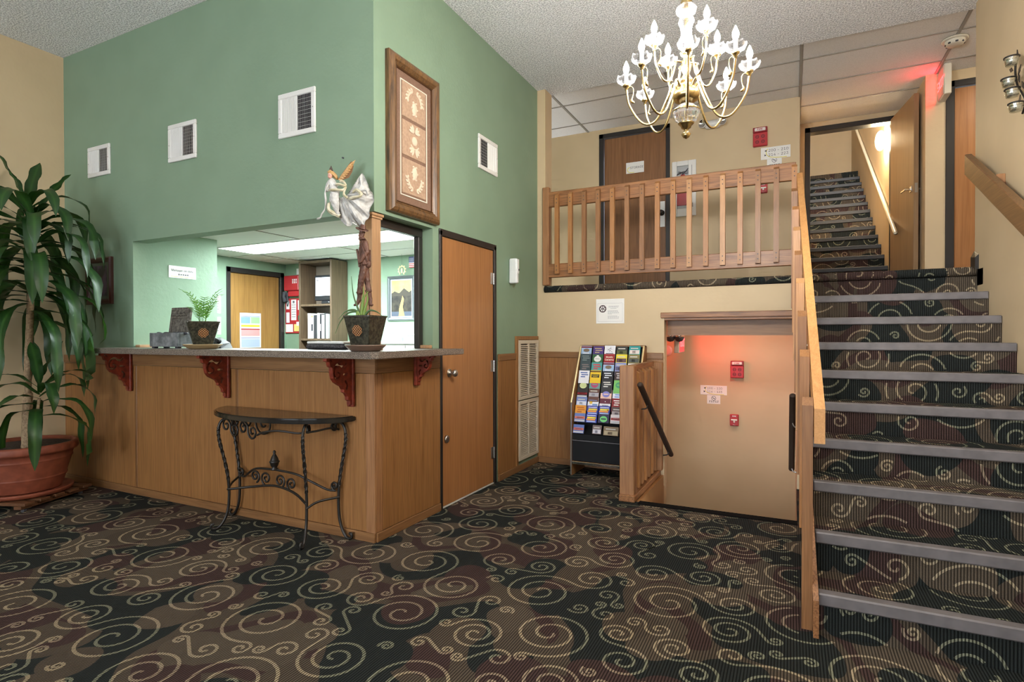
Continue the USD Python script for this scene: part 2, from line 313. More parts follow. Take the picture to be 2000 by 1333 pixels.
# drop ceiling of the balcony: grid and single tiles
ct = Thing('ceiling_balcony', (0, 0, ZD), kind='structure')
ct.add('backing', bx(-3.72, 3.1, 5.45, 8.0, ZD+.03, ZD+.06), CGRID)
gx = [-2.335-1.2, -2.335, -1.13, .075, 1.28, 2.49, 3.1]; gy = [5.48, 6.02, 6.63, 7.24, 7.86]
for x in gx: ct.add('grid_rail', bx(x-.012, x+.012, 5.48, YD if -.1 < x < 1.3 else YF, ZD-.004, ZD+.004), CGRID)
for y in gy[:-1]: ct.add('grid_rail', bx(-3.6, 3.0, y-.008, y+.008, ZD-.0035, ZD+.0035) if y < YF else bx(.075, 1.196, y-.008, y+.008, ZD-.0035, ZD+.0035), CGRID)
for i in range(len(gx)-1):
    for j in range(4):
        x0, x1, y0, y1 = gx[i]+.012, gx[i+1]-.012, gy[j]+.008, gy[j+1]-.008
        if y0 > 6.6 and not -.1 < (x0+x1)/2 < 1.3:
            if y0 > YF: continue
            y1 = min(y1, YF)
        ct.add('ceiling_tile', bev(x0, x1, y0, y1, ZD-.002+.004, ZD+.02, .003), CTILE)
# ---------------------------------------------------------------- upper stair flight behind the open door
UX0, UX1 = .202, 1.048
us = Thing('upper_staircase', (.6, 8.0, ZB), 'far carpeted stair flight with dark nosings, climbing behind the open fire door', 'stairs')
for k in range(1, 15):
    y, z = 8.19+.295*(k-2), ZB+.01+.173*k
    us.add('step', bx(UX0, UX1, y+.012, y+.40 if k < 14 else y+1.2, z-.18, z-.004), CARPET)
    us.add('carpet_swirl', ribbon(SW, lambda p, y=y, z=z: np.stack([p[:, 0]+2.2, np.full(len(p), y+.0108), z-.173+(p[:, 1]-2-.6*(k % 5))], 1), .0105, (UX0-2.2, UX1-2.2, 2+.6*(k % 5)+.0, 2+.6*(k % 5)+.125)), SWIRL, kind='stuff')
    if k < 14: us.add('nosing', bev(UX0, UX1, y, y+.05, z-.05, z, .004), NOSINGD)
struct('wall_stair_left', bx(.075, .2, YD+.12, 13.0, ZB-.3, 6.6), YELLOW)
struct('wall_stair_right', bx(1.05, 1.196, YD+.12, 13.0, ZB-.3, 6.6), YELLOW)
struct('wall_stair_end', bx(.2, 1.05, 13.0, 13.12, ZB, 6.6), YELLOW)
struct('ceiling_stair', bx(.075, 1.196, YD+.12, 13.2, 6.4, 6.5), OTILE)
# ---------------------------------------------------------------- lower stairwell
ls = Thing('lower_staircase', (-.5, YE, -.9), 'carpeted stairs going down under the balcony past a black edge nosing', 'stairs')
for k in range(1, 9):
    ls.add('step', bx(-1.058, .038, YE+.03+.28*(k-1), YE+.03+.28*k, -.178*k-.3, -.178*k), CARPET)
ls.add('nosing', cat_([bx(-1.06, .04, YE-.055, YE+.03, .0005, .006), bx(-1.06, .04, YE+.018, YE+.03, -.06, .0005)]), plain('black_rubber', (.008, .008, .008), .95, spec=.05), label='black rubber nosing at the floor edge')
struct('floor_lower', bx(-1.74, .6, YB, YF, -1.75, -1.6), CARPET)
struct('wall_lower_left', cat_([bx(-1.74, -1.62, YB+.12, YF, -1.6, 1.745), bx(-1.74, -1.063, YB, YB+.12, -1.6, -.101)]), YELLOW)
struct('wall_lower_right', bx(.044, .10, YB, YF, -1.6, 1.665), YELLOW)
struct('wall_lower_side', cat_([bx(-1.105, -1.062, YE, YB, -1.6, -.001), bx(.042, .08, YE, YB, -1.6, -.1)]), PANEL)
# ---------------------------------------------------------------- office shell
struct('floor_office', bx(XL, XC, YC+.12, 5.2, -.1, 0), CARPET)
OD0, OD1 = 4.40, 5.10
struct('wall_office_left', cat_([bx(XL, -5.80, YC+.12, OD0-.05, 0, ZO+.06), bx(XL, -5.80, OD0-.05, 5.16, 2.10, ZO+.06), bx(XL, -5.80, 5.16, 5.2, 0, ZO+.06)]), TEAL)
struct('wall_office_back', bx(XL, XC-.12, 5.2, 5.32, 0, ZO+.06), TEAL)
struct('wall_partition', bx(-5.0, -4.88, YC+.12, 3.565, 0, ZO), TEAL)
struct('ceiling_office_shell', bx(XL, XC-.12, YC+.12, 5.32, ZO+.05, ZO+.1), WHITE)
# ---------------------------------------------------------------- main staircase
NY = [2.781+.2831*i for i in range(9)]; RIS = .1788
st = Thing('main_staircase', (.67, 2.78, 0), 'carpeted staircase with grey metal nosings rising to the balcony landing', 'stairs')
for i in range(10):
    y = 2.781+.2831*i; z = RIS*(i+1); last = i == 9
    x0 = .105
    if not last:
        st.add('step', bx(x0, XR-.002, y+.014, y+.2831+.02, z-RIS-(.0 if i == 0 else .02), z-.006), CARPET)
        st.add('nosing', cat_([bev(x0, XR-.002, y, y+.052, z-.055, z-.0005, .006), bx(x0, XR-.002, y+.03, y+.058, z-.006, z-.003)]), NOSING)
    else: st.add('step', bx(x0, XR-.002, y+.004, y+.014, z-RIS-.02, z-.05), CARPET)
    po = 1.0+.465*i
    st.add('carpet_swirl', ribbon(SW, lambda p: np.stack([p[:, 0]+2.6, np.full(len(p), y+(.0028 if last else .0126)), z-RIS+(p[:, 1]-po)], 1), .0115, (x0-2.6, XR-.004-2.6, po-.002, po+RIS-.05)), SWIRL, kind='stuff')
    if not last: st.add('carpet_swirl', ribbon(SW, lambda p: np.stack([p[:, 0]+2.6, y+.058+(p[:, 1]-po-.18), np.full(len(p), z-.0048)], 1), .0115, (x0-2.6, XR-.004-2.6, po+.18, po+.18+.238)), SWIRL, kind='stuff')
def roll(x0, x1, y, zc_, r, m, t):
    pr = [(math.cos(a)*r, math.sin(a)*r*1.0) for a in np.linspace(-1.9, 1.65, 12)]
    return tube([(x, y+.02, zc_) for x in np.linspace(x0, x1, 14)], r, 14)
rl = Thing('carpet_edge', (-.5, YB, ZB-.03), 'carpet wrapped bullnose along the balcony floor edge', 'carpet')
def rollmesh(x0, x1): return tube([(x, YB+.004, ZB-.016+.003*math.sin(1.1*x)) for x in np.linspace(x0, x1, 24)], .034, 14)
rl.add('bullnose', rollmesh(-2.262, .04), CARPET, True); rl.add('bullnose', rollmesh(.045, 1.235), CARPET, True)
def rollfn(p): 
    a = (p[:, 1]-3.0)/.0385-.9+np.pi
    return np.stack([p[:, 0], YB+np.cos(a)*.0388, ZB-.035+np.sin(-a+np.pi*2)*-.0388], 1)
def rollfn(p):
    a = np.pi+.95-(p[:, 1]-3.0)/.0348
    return np.stack([p[:, 0], YB+.004+np.cos(a)*.0350, ZB-.016+.003*np.sin(1.1*p[:, 0])+np.sin(a)*.0350], 1)
rl.add('carpet_swirl', ribbon(SW, rollfn, .0115, (-2.25, 1.22, 3.0, 3.09)), SWIRL, kind='stuff')
solo('carpet_upstand', hullpts([(1.222, 5.30, ZB), (1.244, 5.30, ZB), (1.222, 5.30, ZB+.09), (1.244, 5.30, ZB+.11), (1.222, 5.42, ZB+.10), (1.244, 5.42, ZB+.15), (1.222, 5.42, ZB), (1.244, 5.42, ZB)]), BLACKTRIM, 'small black skirting upstand at the top of the stairs against the right wall', 'skirting')
# ---------------------------------------------------------------- balcony railing
br = Thing('balcony_railing', (-1.1, YB-.02, ZB), 'oak balcony railing with screwed square balusters above the carpet edge', 'railing')
RX0, RX1 = -2.262, .03
br.add('post', bev(-2.275, -2.205, YB-.035, YB+.02, ZB+.021, 2.805, .006), OAKPOST)
br.add('top_rail', bev(RX0, RX1, YB-.03, YB+.008, 2.60, 2.752, .005), OAKX)
br.add('bottom_rail', bev(RX0+.03, RX1, YB-.03, YB+.008, 1.887, 2.026, .005), OAKX)
bxs = [-2.107+.142*i for i in range(15)]+[.018]
for i, x in enumerate(bxs):
    y0, y1 = YB-.068, YB-.031
    b = hullpts([(x+sx*.021, y, z) for sx in (-1, 1) for y, z in ((y0, 1.918), (y1, 1.918), (y1, 2.728), (y0, 2.702))])
    bp = br.add('baluster', b, OAKZ[(0, 0, 1, 1, 0, 1, 1, 0, 0, 2, 0, 2, 0, 1, 1, 0)[i]])
    for z in (2.664, 2.626, 1.996, 1.955): br.add('screw', place(trimesh.creation.cylinder(.0048, .002, sections=8), (x, y0+(.0035 if z > 2.5 else 0)*0-.0006, z), (1, 0, 0), (0, 0, 1)), INK, sub=bp)
# ---------------------------------------------------------------- stair guard at the left of the main staircase
sg = Thing('stair_guard_railing', (.06, 2.78, 0), 'oak stair railing with broad sloping top board beside the main staircase', 'railing')
N0, N1 = np.array([.089, 2.79]), np.array([.034, 5.29]); S = (2.655-.979)/2.5
def gz(y): return .979+S*(y-2.79)
def gx_(y): return .089+(.034-.089)*(y-2.79)/2.5
top = hullpts([(gx_(y)+dx, y, gz(y)+dz) for y in (2.79, 5.285) for dx in (0, .043) for dz in (0, -.152)])
sg.add('top_rail', top, wood('oak_slope', lin(184, 130, 74), lin(212, 158, 100), 'y', 30, .08, .45, .4))
def nz(y): return RIS+ .632*(y-2.781)
sg.add('stringer', hullpts([(gx_(y)+dx-.004, y, max(nz(y)+dz, 0)) for y in (2.735, 5.30) for dx in (0, .022) for dz in (.012, -.22)]), OAKY)
for i in range(9):
    y = 2.80+.2831*i*1.08
    if y > 5.2: break
    x = gx_(y); zt = gz(y)+.0; zb = 0 if i == 0 else nz(y)-.03
    sg.add('newel_post' if i == 0 else 'baluster', hullpts([(x-.003+dx, y+dy, z) for dx in (0, -.043) for dy, z in ((0, zb), (.045, zb), (0, zt+.005), (.045, zt+.038))]), OAKZ[(1, 0, 1, 2, 1, 2, 0, 1, 2)[i]])
# ---------------------------------------------------------------- low guard at the stairs down
lg = Thing('stairwell_guard_railing', (-1.15, 4.36, 0), 'low oak guard railing with newel post in front of the brochure rack', 'railing')
lg.add('newel_post', bev(-1.215, -1.098, 4.36, 4.45, .0, 1.063, .006), OAKPOST)
lg.add('top_rail', bev(-1.18, -1.14, 4.45, YB-.071, .955, 1.063, .004), OAKY)
lg.add('sill_board', bev(-1.2125, -1.085, 4.33, YB-.024, .0005, .052, .005), OAKY)
lg.add('bottom_rail', bev(-1.18, -1.14, 4.45, YB-.071, .12, .22, .004), OAKY)
for i in range(6):
    y = 4.53+.128*i
    lg.add('baluster', hullpts([(x, yy, z) for yy in (y, y+.042) for x, z in ((-1.139, .07), (-1.100, .07), (-1.139, 1.02), (-1.100, .995))]), OAKZ[i % 2])
lg.add('rail_end_post', bev(-1.15, -1.066, YB-.07, YB-.024, 0.053, 1.05, .004), OAKPOST)
# ---------------------------------------------------------------- header trim over the stairs down
solo('opening_header', cat_([bev(-1.09, .045, YB-.022, YB+.0, 1.462, 1.512, .004), bev(-1.06, .04, YB+.002, YB+.13, 1.44, 1.504, .003)]), OAKX, 'brown wood casing along the top of the stairs down opening', 'trim', kind='structure')
solo('header_board', bx(-1.058, .038, YB+.131, YB+.16, 1.30, 1.69), PANELX, 'recessed brown board hanging under the casing over the stairs down', 'trim', kind='structure')
# ---------------------------------------------------------------- unseen lobby and hall lamps added for fill light; office troffers
def added_lobby_lamp(x, y, st_, label):  # fixture out of view, added to brighten the lobby walls
    t = Thing('added_ceiling_lamp', (x, y, ZC), label, 'lamp')
    t.add('added_lamp_rim', lathe([(.0, ZC), (.33, ZC), (.34, ZC-.03), (.30, ZC-.05), (.30, ZC-.02), (.0, ZC-.02)], 24, (x, y, 0)), STEEL, True)
    t.add('diffuser', lathe([(.30, ZC-.045), (.27, ZC-.085), (.2, ZC-.11), (.1, ZC-.125), (0, ZC-.13)], 24, (x, y, 0)), plain('added_lamp_glow_%d' % st_, (.9, .85, .75), .5, emit=(1, .97, .92), estr=ADDED_LOBBY_LAMP*st_), True)
for x, y, w_, w in ((-4.3, .2, 2.5, 'nearest the plant wall'), (-1.6, .3, 4.5, 'in front of the reception desk'), (.45, 1.35, 17.0, 'nearest the stair wall'), (-3.4, -2.2, 4.0, 'by the added rear windows')): added_lobby_lamp(x, y, w_, 'unseen round ceiling lamp added over the lobby '+w)
trof = plain('troffer_glow', (.9, .9, .9), .5, emit=(.86, 1, 1), estr=TROFFER)
oc = Thing('ceiling_office', (-4, 4, ZO), kind='structure')
ox = [-5.8, -5.33, -4.14, -2.95, -2.47]; oy = [2.914, 3.29, 3.875, 4.39, 4.79, 5.2]
for x in ox[1:-1]: oc.add('grid_rail', bx(x-.008, x+.008, 2.92, 5.2, ZO-.003, ZO+.004), CGRID)
for y in oy[1:-1]: oc.add('grid_rail', bx(-5.8, -2.47, y-.008, y+.008, ZO-.0025, ZO+.0035), plain('grid_white', (.55, .55, .52), .5))
for i in range(4):
    for j in range(5):
        if j == 2 and i in (1, 2):
            t = Thing('troffer_light', ((ox[i]+ox[i+1])/2, (oy[2]+oy[3])/2, ZO), 'bright fluorescent ceiling panel in the office ceiling, '+('left of the wood post' if i == 1 else 'partly behind the wood post'), 'light')
            t.add('light_frame', cat_([bx(ox[i]+.01, ox[i+1]-.01, oy[2]+.009, oy[2]+.03, ZO-.002, ZO+.03), bx(ox[i]+.01, ox[i+1]-.01, oy[3]-.03, oy[3]-.009, ZO-.002, ZO+.03)]), WHITE)
            t.add('diffuser', bx(ox[i]+.02, ox[i+1]-.02, oy[2]+.03, oy[3]-.03, ZO+.002, ZO+.012), trof)
        else: oc.add('ceiling_tile', bev(ox[i]+.008, ox[i+1]-.008, oy[j]+.008, oy[j+1]-.008, ZO+.001, ZO+.015, .002), OTILE)

for nm, x, y, z, st_, lb in (('added_hall_lamp', 2.0, 6.2, ZD, 85.0, 'unseen round flush lamp added in the upstairs corridor behind the right wall'), ('added_hall_lamp', -.45, 6.1, 1.745, 55.0, 'unseen round flush lamp added under the balcony in the lower hall'), ('added_hall_lamp', .62, 10.6, 6.399, 130.0, 'unseen round flush lamp added over the far stair flight')):
    t = Thing(nm, (x, y, z), lb, 'lamp'); t.add('added_lamp_rim', lathe([(0, z-.001), (.15, z-.001), (.15, z-.03), (.13, z-.03), (.13, z-.012), (0, z-.012)], 24, (x, y, 0)), STEEL, True)  # added out of view to brighten corridor, lower hall and far stairs
    t.add('diffuser', lathe([(.13, z-.02), (.11, z-.045), (.06, z-.055), (0, z-.058)], 24, (x, y, 0)), plain('added_hall_glow_%d' % int(st_), (.9, .85, .75), .5, emit=(1, .88, .70), estr=st_), True)
struct('trim_3', hullpts([(x, y, z) for x in (.094, .1042) for y, z in ((2.86, 0), (5.325, 0), (5.325, 1.58), (2.86, .03))]), PANEL)
# ---------------------------------------------------------------- reception desk
SUB = lambda t, p: None
rd = Thing('reception_desk', (-3.6, YC, 0), 'wood panelled reception desk front under the speckled countertop', 'desk')
f0, f1 = YC-.012, YC-.001
for a, b in ((-5.885, -4.822), (-4.814, -3.604), (-3.596, -2.405)): rd.add('front_panel', bev(a, b, f0, f1, .06, 1.062, .002), PANEL)
for x in (-4.818, -3.60): rd.add('seam_strip', bev(x-.013, x+.013, f0-.004, f1, .06, 1.062, .003), wood('seam_wood', lin(96, 62, 34), lin(132, 92, 54), 'z', 26, .05))
rd.add('band_board', bev(-4.87, -2.327, f0-.006, f1, 1.064, 1.1645, .002), PANELX); rd.add('band_board', bev(-5.885, -4.872, f0-.006, f1, 1.064, 1.135, .002), PANELX)
rd.add('baseboard', bev(-5.885, -2.335, f0-.008, f1, 0, .058, .003), PANELX)
rd.add('corner_post', cat_([bev(-2.404, -2.333, f0-.004, f1, .058, 1.063, .003), bev(-2.343, -2.333, YC-.001, YC+.06, .058, 1.063, .003)]), OAKPOST)
s0, s1 = XC+.001, XC+.012
rd.add('side_panel', bev(s0, s1, YC+.062, 3.512, .06, 1.062, .002), PANEL)
rd.add('side_band_board', bev(s0, s1+.006, YC-.0005, 3.505, 1.064, 1.1645, .002), PANELY)
rd.add('side_baseboard', bev(s0, s1+.008, YC, 3.512, 0, .058, .003), PANELY)
GRAN = matl('speckled_laminate', {'g': ('geometry', {}), 'a': ('noise_texture', {'scale': 260, 'detail': 2}), 'r': ('rgb_ramp', {'ramp': [(.32, (.02, .017, .016)), (.44, (.10, .08, .066)), (.55, (.185, .152, .125)), (.68, (.33, .285, .24))]}),
             'p': ('principled_bsdf', {'roughness': .32, 'specular_ior_level': .5})}, [('g.position', 'a.vector'), ('a.fac', 'r.fac'), ('r.color', 'p.base_color')])
ctp = Polygon([(-4.97, 2.53), (-2.15, 2.53), (-2.12, 2.56), (-2.12, 3.50), (-2.475, 3.50-.07), (-2.475, 2.95), (-4.86, 2.95), (-4.86, YC), (-4.97, YC)])
cm = [prism(ctp.buffer(-.004), .042), prism(ctp, .034).apply_translation((0, 0, .004))]
for m in cm: m.apply_translation((0, 0, ZT-.042))
solo('countertop', cat_(cm), GRAN, 'L-shaped speckled grey-beige countertop of the reception desk', 'countertop')
# corbels
CORB = speck('red_stained_wood', lin(98, 34, 20), lin(132, 50, 30), 30, .5)
def corbel_poly():
    out = Polygon([(0, 0), (.235, 0), (.235, -.018), (.212, -.024), (.205, -.05), (.188, -.058), (.186, -.09), (.178, -.125), (.158, -.150), (.13, -.166), (.105, -.178), (.088, -.2), (.088, -.216), (.066, -.226), (.052, -.246), (.05, -.268), (.034, -.276), (.034, -.30), (0, -.30)])
    def sw(p, w): return LineString(bez(p, 6)).buffer(w)
    holes = [sw([(.165, -.065), (.15, -.045), (.125, -.04), (.105, -.055), (.085, -.058), (.07, -.045)], .009), sw([(.168, -.07), (.172, -.10), (.155, -.125), (.13, -.12), (.125, -.10), (.14, -.09)], .006),
             sw([(.09, -.105), (.06, -.105)], .007), sw([(.075, -.15), (.06, -.17), (.065, -.195)], .008), sw([(.205, -.012), (.19, -.02)], .005)]
    return out.difference(union_all(holes))
cpoly = corbel_poly()
def corbel(o, out, side, label, k_=1.0):
    t = Thing('corbel', o, label, 'bracket', 'red scrolled corbels under the countertop')
    t.add('scroll_plate', place(prism(affinity.scale(cpoly, k_, k_, origin=(0, 0)), .030), np.array(o)-np.array(side)*.015, out, (0, 0, 1), side), CORB)
    for k in (-1, 1): t.add('back_rail', place(bev(0, .022, -.315*k_, 0, -.012, .012, .004), np.array(o)+np.array(side)*k*.014, out, (0, 0, 1), side), CORB)
for xp, lab in ((256, 'leftmost, next to the tall plant'), (446, 'second from the left, above the iron table'), (688, 'third from the left, near the desk corner')):
    x = PY(xp, 740, f0-.006)[0]; corbel((x, f0-.007, 1.165), (0, -1, 0), (1, 0, 0), 'red scrolled wooden corbel under the counter, '+lab)
corbel((XC+.019, 3.20, 1.165), (1, 0, 0), (0, 1, 0), 'small red scrolled wooden corbel under the counter side, beside the office door', .66)
# post at the corner of the opening
po = Thing('corner_column', (-2.42, 2.86, ZT), 'light wood column with moulded cap at the counter corner', 'column')
po.add('shaft', bev(-2.475, -2.368, YC+.008, YC+.095, ZT, 2.05, .003), PALEPOST)
po.add('capital', cat_([bev(-2.483, -2.360, YC+.0, YC+.103, 2.045, 2.06, .003), bev(-2.49, -2.353, YC-.006, YC+.11, 2.06, 2.079, .004)]), PALEPOST)
po.add('base', bev(-2.483, -2.360, YC+.0, YC+.103, ZT, ZT+.03, .003), PALEPOST)
solo('sill_block', bev(-4.86, -4.80, YC+.01, YC+.11, ZT, ZT+.022, .003), PALEPOST, 'short pale wood block on the counter at the left jamb', 'trim')
solo('sill_block', bev(XC-.11, XC-.005, 3.40, 3.435, ZT, ZT+.024, .003), PALEPOST, 'short pale wood block on the counter beside the dark window frame', 'trim')
wf = Thing('window_3', (-2.45, 3.2, 1.6), kind='structure')
wf.add('window_frame', cat_([bev(-2.475, -2.43, 2.90, 3.434, 2.02, 2.081, .003), bev(-2.475, -2.43, 3.385, 3.434, ZT, 2.02, .003)]), BLACKTRIM)
# ---------------------------------------------------------------- wainscot of the lobby
ws = Thing('trim_1', (XC, 4.7, 0), kind='structure')
ws.add('wood_panel', bev(s0, s1, DY1+.035, 4.80, .06, 1.075, .002), PANEL); ws.add('chair_rail', bev(s0, s1+.008, DY1+.035, 4.79, 1.075, 1.136, .004), PANELY); ws.add('baseboard', bev(s0, s1+.006, DY1+.035, YB-.013, 0, .06, .003), PANELY)
wb = Thing('trim_2', (-1.7, YB, 0), kind='structure')
wb.add('wood_panel', bev(XC+.001, -1.066, YB-.012, YB-.001, .06, 1.08, .002), PANEL); wb.add('chair_rail', bev(XC+.014, -1.066, YB-.021, YB-.001, 1.078, 1.138, .004), PANELX); wb.add('baseboard', bev(XC+.02, -1.23, YB-.02, YB-.001, 0, .062, .003), PANELX)
# ---------------------------------------------------------------- office door in the side wall
d1 = Thing('door_1', (XC, DY0+.03, 0), kind='structure')
d1.add('door_frame', cat_([bev(XC-.12, XC+.012, DY0, DY0+.034, 0, 2.085, .003), bev(XC-.12, XC+.012, DY1-.034, DY1+.034-.03, 0, 2.085, .003), bev(XC-.12, XC+.012, DY0, DY1+.004, 2.048, 2.097, .003)]), BLACKTRIM)
d1.add('door_leaf', bev(XC-.045, XC-.003, DY0+.037, DY1-.037, .012, 2.044, .002), DOORWOOD)
d1.add('door_light_line', bev(XC-.05, XC+.004, DY0+.036, DY1-.036, .0005, .010, .002), plain('light_line_pale', (.7, .7, .68), .35, .3))  # light under the door, put into the colour of a pale strip
def knob(t, o, out, r=.028, name='door_knob', mat=None):
    o = np.array(o, float); out = np.array(out, float); u = np.array([0, 0, 1.0]); w = np.cross(u, out)
    pr = [(0, 0), (r*1.15, 0), (r*1.15, .006), (r*.45, .012), (r*.42, .03), (r*.8, .036), (r, .05), (r*.95, .062), (r*.55, .07), (0, .071)]
    t.add(name, place(lathe(pr, 20), o, w, u, out), mat or STEEL, True)
kp = PX(878, 729, XC); knob(d1, (XC-.003, kp[1], kp[2]), (1, 0, 0))
kp = PX(872, 858, XC); d1.add('deadbolt', place(lathe([(0, 0), (.03, 0), (.028, .014), (.016, .018), (0, .018)], 20), (XC-.003, kp[1], kp[2]), (0, -1, 0), (0, 0, 1), (1, 0, 0)), STEEL, True)
for yp in (545, 715, 884):
    z = PX(964, yp, XC)[2]; d1.add('hinge', cat_([bev(XC-.004, XC+.003, DY1-.08, DY1-.036, z-.05, z+.05, .001)]+[tube([(XC+.006, DY1-.036, z-.05+.02*k), (XC+.006, DY1-.036, z-.032+.02*k)], .007, 8) for k in range(5)]), STEEL)
# ---------------------------------------------------------------- white dispenser on the green side wall
za, zb = PX(992, 505, XC)[2], PX(992, 554, XC)[2]
y0 = 4.665; y1 = PX(1014, 530, XC+.085)[1]
dp = Thing('air_freshener', (XC, y0, zb), 'white wall dispenser box beside the office door', 'dispenser')
dp.add('housing', bev(XC+.001, XC+.085, y0, y1, zb, za, .012), plain('white_plastic', (.72, .74, .74), .4), True)
dp.add('cover_lip', bev(XC+.083, XC+.091, y0+.008, y1-.008, zb+.09, za-.008, .004), plain('white_plastic', (.72, .74, .74), .4))
dp.add('sensor', place(trimesh.creation.cylinder(.009, .004, sections=12), (XC+.092, (y0+y1)/2+.01, zb+.125), (0, 1, 0), (0, 0, 1)), INK)
# ---------------------------------------------------------------- return air grille
CREAM = plain('cream_metal', (.60, .53, .42), .45)
gr = Thing('return_grille', (XC, 5.08, .1), 'tall cream metal return air grille in a wood surround at the wall corner', 'grille')
gr.add('surround', cat_([bev(s0, s1+.01, 4.79, 4.832, .062, 1.295, .003), bev(s0, s1+.01, 4.832, YB-.024, 1.258, 1.295, .003)]), PANEL)
for z0, z1 in ((.10, .672), (.682, 1.255)):
    ya, yb_ = 4.836, YB-.026; p = gr.add('grille_frame', cat_([bev(XC+.004, XC+.026, ya, yb_, z0, z0+.035, .003), bev(XC+.004, XC+.026, ya, yb_, z1-.035, z1, .003), bev(XC+.004, XC+.026, ya, ya+.042, z0+.03, z1-.03, .003), bev(XC+.004, XC+.026, yb_-.042, yb_, z0+.03, z1-.03, .003), bev(XC+.006, XC+.024, (ya+yb_)/2-.012, (ya+yb_)/2+.012, z0+.03, z1-.03, .002)]), CREAM)
    n = 27; lv = []
    for k in range(n):
        z = z0+.04+(z1-z0-.08)*(k+.5)/n
        for a, b in ((ya+.042, (ya+yb_)/2-.012), ((ya+yb_)/2+.012, yb_-.042)): lv.append(hullpts([(XC+.006, y, z+.002) for y in (a, b)]+[(XC+.006, y, z+.0045) for y in (a, b)]+[(XC+.022, y, z-.008) for y in (a, b)]+[(XC+.022, y, z-.0055) for y in (a, b)]))
    gr.add('louvers', cat_(lv), CREAM, kind='stuff', sub=p); gr.add('backing', bx(XC+.001, XC+.004, ya+.02, yb_-.02, z0+.02, z1-.02), INK, sub=p)
# ---------------------------------------------------------------- wall vents
DARKLOUV = plain('vent_shadow_grey', (.16, .16, .165), .5)
def vent(o, ex, w, h, label, dark_right=True):
    lean = -1.0 if dark_right else 1.7
    ex = np.array(ex, float); n = np.cross(ex, (0, 0, 1.0)); q = lambda m: place(m, o, ex, (0, 0, 1), n)
    t = Thing('wall_vent', o, label, 'vent', None)
    b = .034
    t.add('frame', q(cat_([bev(0, w, 0, b, 0, .016, .004), bev(0, w, h-b, h, 0, .016, .004), bev(0, b, b, h-b, 0, .016, .004), bev(w-b, w, b, h-b, 0, .016, .004), bev(w/2-.005, w/2+.005, b, h-b, 0, .014, .002)])), WHITE)
    t.add('backing', q(bx(b*.8, w-b*.8, b*.8, h-b*.8, .001, .003)), INK)
    for half in (0, 1):
        a, c = (b, w/2-.006) if half == 0 else (w/2+.006, w-b); m = 10; lv = []; dk = (half == 1) == dark_right
        for k in range(m):
            x = a+(c-a)*(k+.5)/m; d = .0036
            sx = lean*.009 if dk else -np.sign(lean)*.0085; s = .0006 if dk else .0016
            lv.append(hullpts([(x-sx/2+e_, y, .013) for y in (b, h-b) for e_ in (-s, s)]+[(x+sx/2+e_, y, .004) for y in (b, h-b) for e_ in (-s, s)]))
        if dk: lv += [bx(a, c, b+(h-2*b)*(k+1)/9-.0008, b+(h-2*b)*(k+1)/9+.0008, .003, .005) for k in range(8)]
        t.add('louvers', q(cat_(lv)), WHITE, kind='stuff')
    for x, y in ((b*.5, h*.45), (w-b*.5, h*.55)): t.add('screw', q(place(trimesh.creation.cylinder(.004, .003, sections=8), (x, y, .0165), (1, 0, 0), (0, 1, 0))), STEEL)
for x0, x1, z0, z1, lab in ((-5.49, -5.165, 2.675, 2.935, 'leftmost of three, above the plant'), (-4.375, -4.04, 2.655, 2.945, 'middle one of three'), (-3.166, -2.826, 2.653, 2.954, 'rightmost of three, above the angel')):
    vent((x0, YC, z0), (1, 0, 0), x1-x0, z1-z0, 'white metal wall vent on the green front wall, '+lab)
vent((XC, 4.095, 2.70), (0, 1, 0), .335, .285, 'white metal wall vent on the green side wall above the office door', False)
# ---------------------------------------------------------------- tall framed relief picture
FR = wood('antique_bronze_frame', lin(46, 30, 18), lin(128, 92, 54), 'z', 30, .12, .38, .3, .6)
pf = Thing('framed_relief_picture', (XC, 3.19, 2.1), 'tall bronze framed picture of three plaster leaf reliefs over the side opening', 'picture')
pa, pb, pz0, pz1 = 2.905, 3.475, 2.108, 3.145
def frame_bars(t, o, ex, w, h, prof, mat, name='frame'):
    """Mitred frame bars; prof = [(inset, depth)...] around the outer rectangle."""
    ex = np.array(ex, float); n = np.cross(ex, (0, 0, 1.0)); L = []
    c = [(0, 0), (w, 0), (w, h), (0, h)]
    for i in range(4):
        vs = []
        for ins, dp_ in prof:
            r = [(ins, ins), (w-ins, ins), (w-ins, h-ins), (ins, h-ins)]
            vs += [(*r[i], dp_), (*r[(i+1) % 4], dp_)]
        k = len(prof); f = []
        for j in range(k-1): f += [(2*j, 2*j+1, 2*j+3), (2*j, 2*j+3, 2*j+2)]
        t.add(name, place(trimesh.Trimesh(vs, f, process=False), o, ex, (0, 0, 1), n), mat)
W, H = pb-pa, pz1-pz0
frame_bars(pf, (XC+.004, pa, pz0), (0, 1, 0), W, H, [(0, -.003), (0, .028), (.012, .042), (.03, .05), (.05, .043), (.058, .034), (.064, .036), (.074, .026), (.074, 0)], FR)
frame_bars(pf, (XC+.004, pa+.074, pz0+.074), (0, 1, 0), W-.148, H-.148, [(0, .024), (.004, .029), (.009, .024), (.009, .01)], plain('bronze_bead', lin(90, 62, 38), .4, .3), 'bead_strip')
MAT = speck('mat_board', lin(116, 90, 74), lin(126, 98, 82), 90, .9)
pf.add('mat_board', place(bx(.08, W-.08, .08, H-.08, .004, .012), (XC+.004, pa, pz0), (0, 1, 0), (0, 0, 1)), MAT)
frame_bars(pf, (XC+.004, pa+.132, pz0+.132), (0, 1, 0), W-.264, H-.264, [(0, .012), (.001, .016), (.008, .016), (.009, .012)], plain('mat_line', (.66, .60, .50), .7), 'mat_line')
PL = speck('plaster_panel', lin(160, 132, 110), lin(176, 148, 124), 50, .85); PLL = plain('plaster_relief', lin(208, 188, 166), .8)
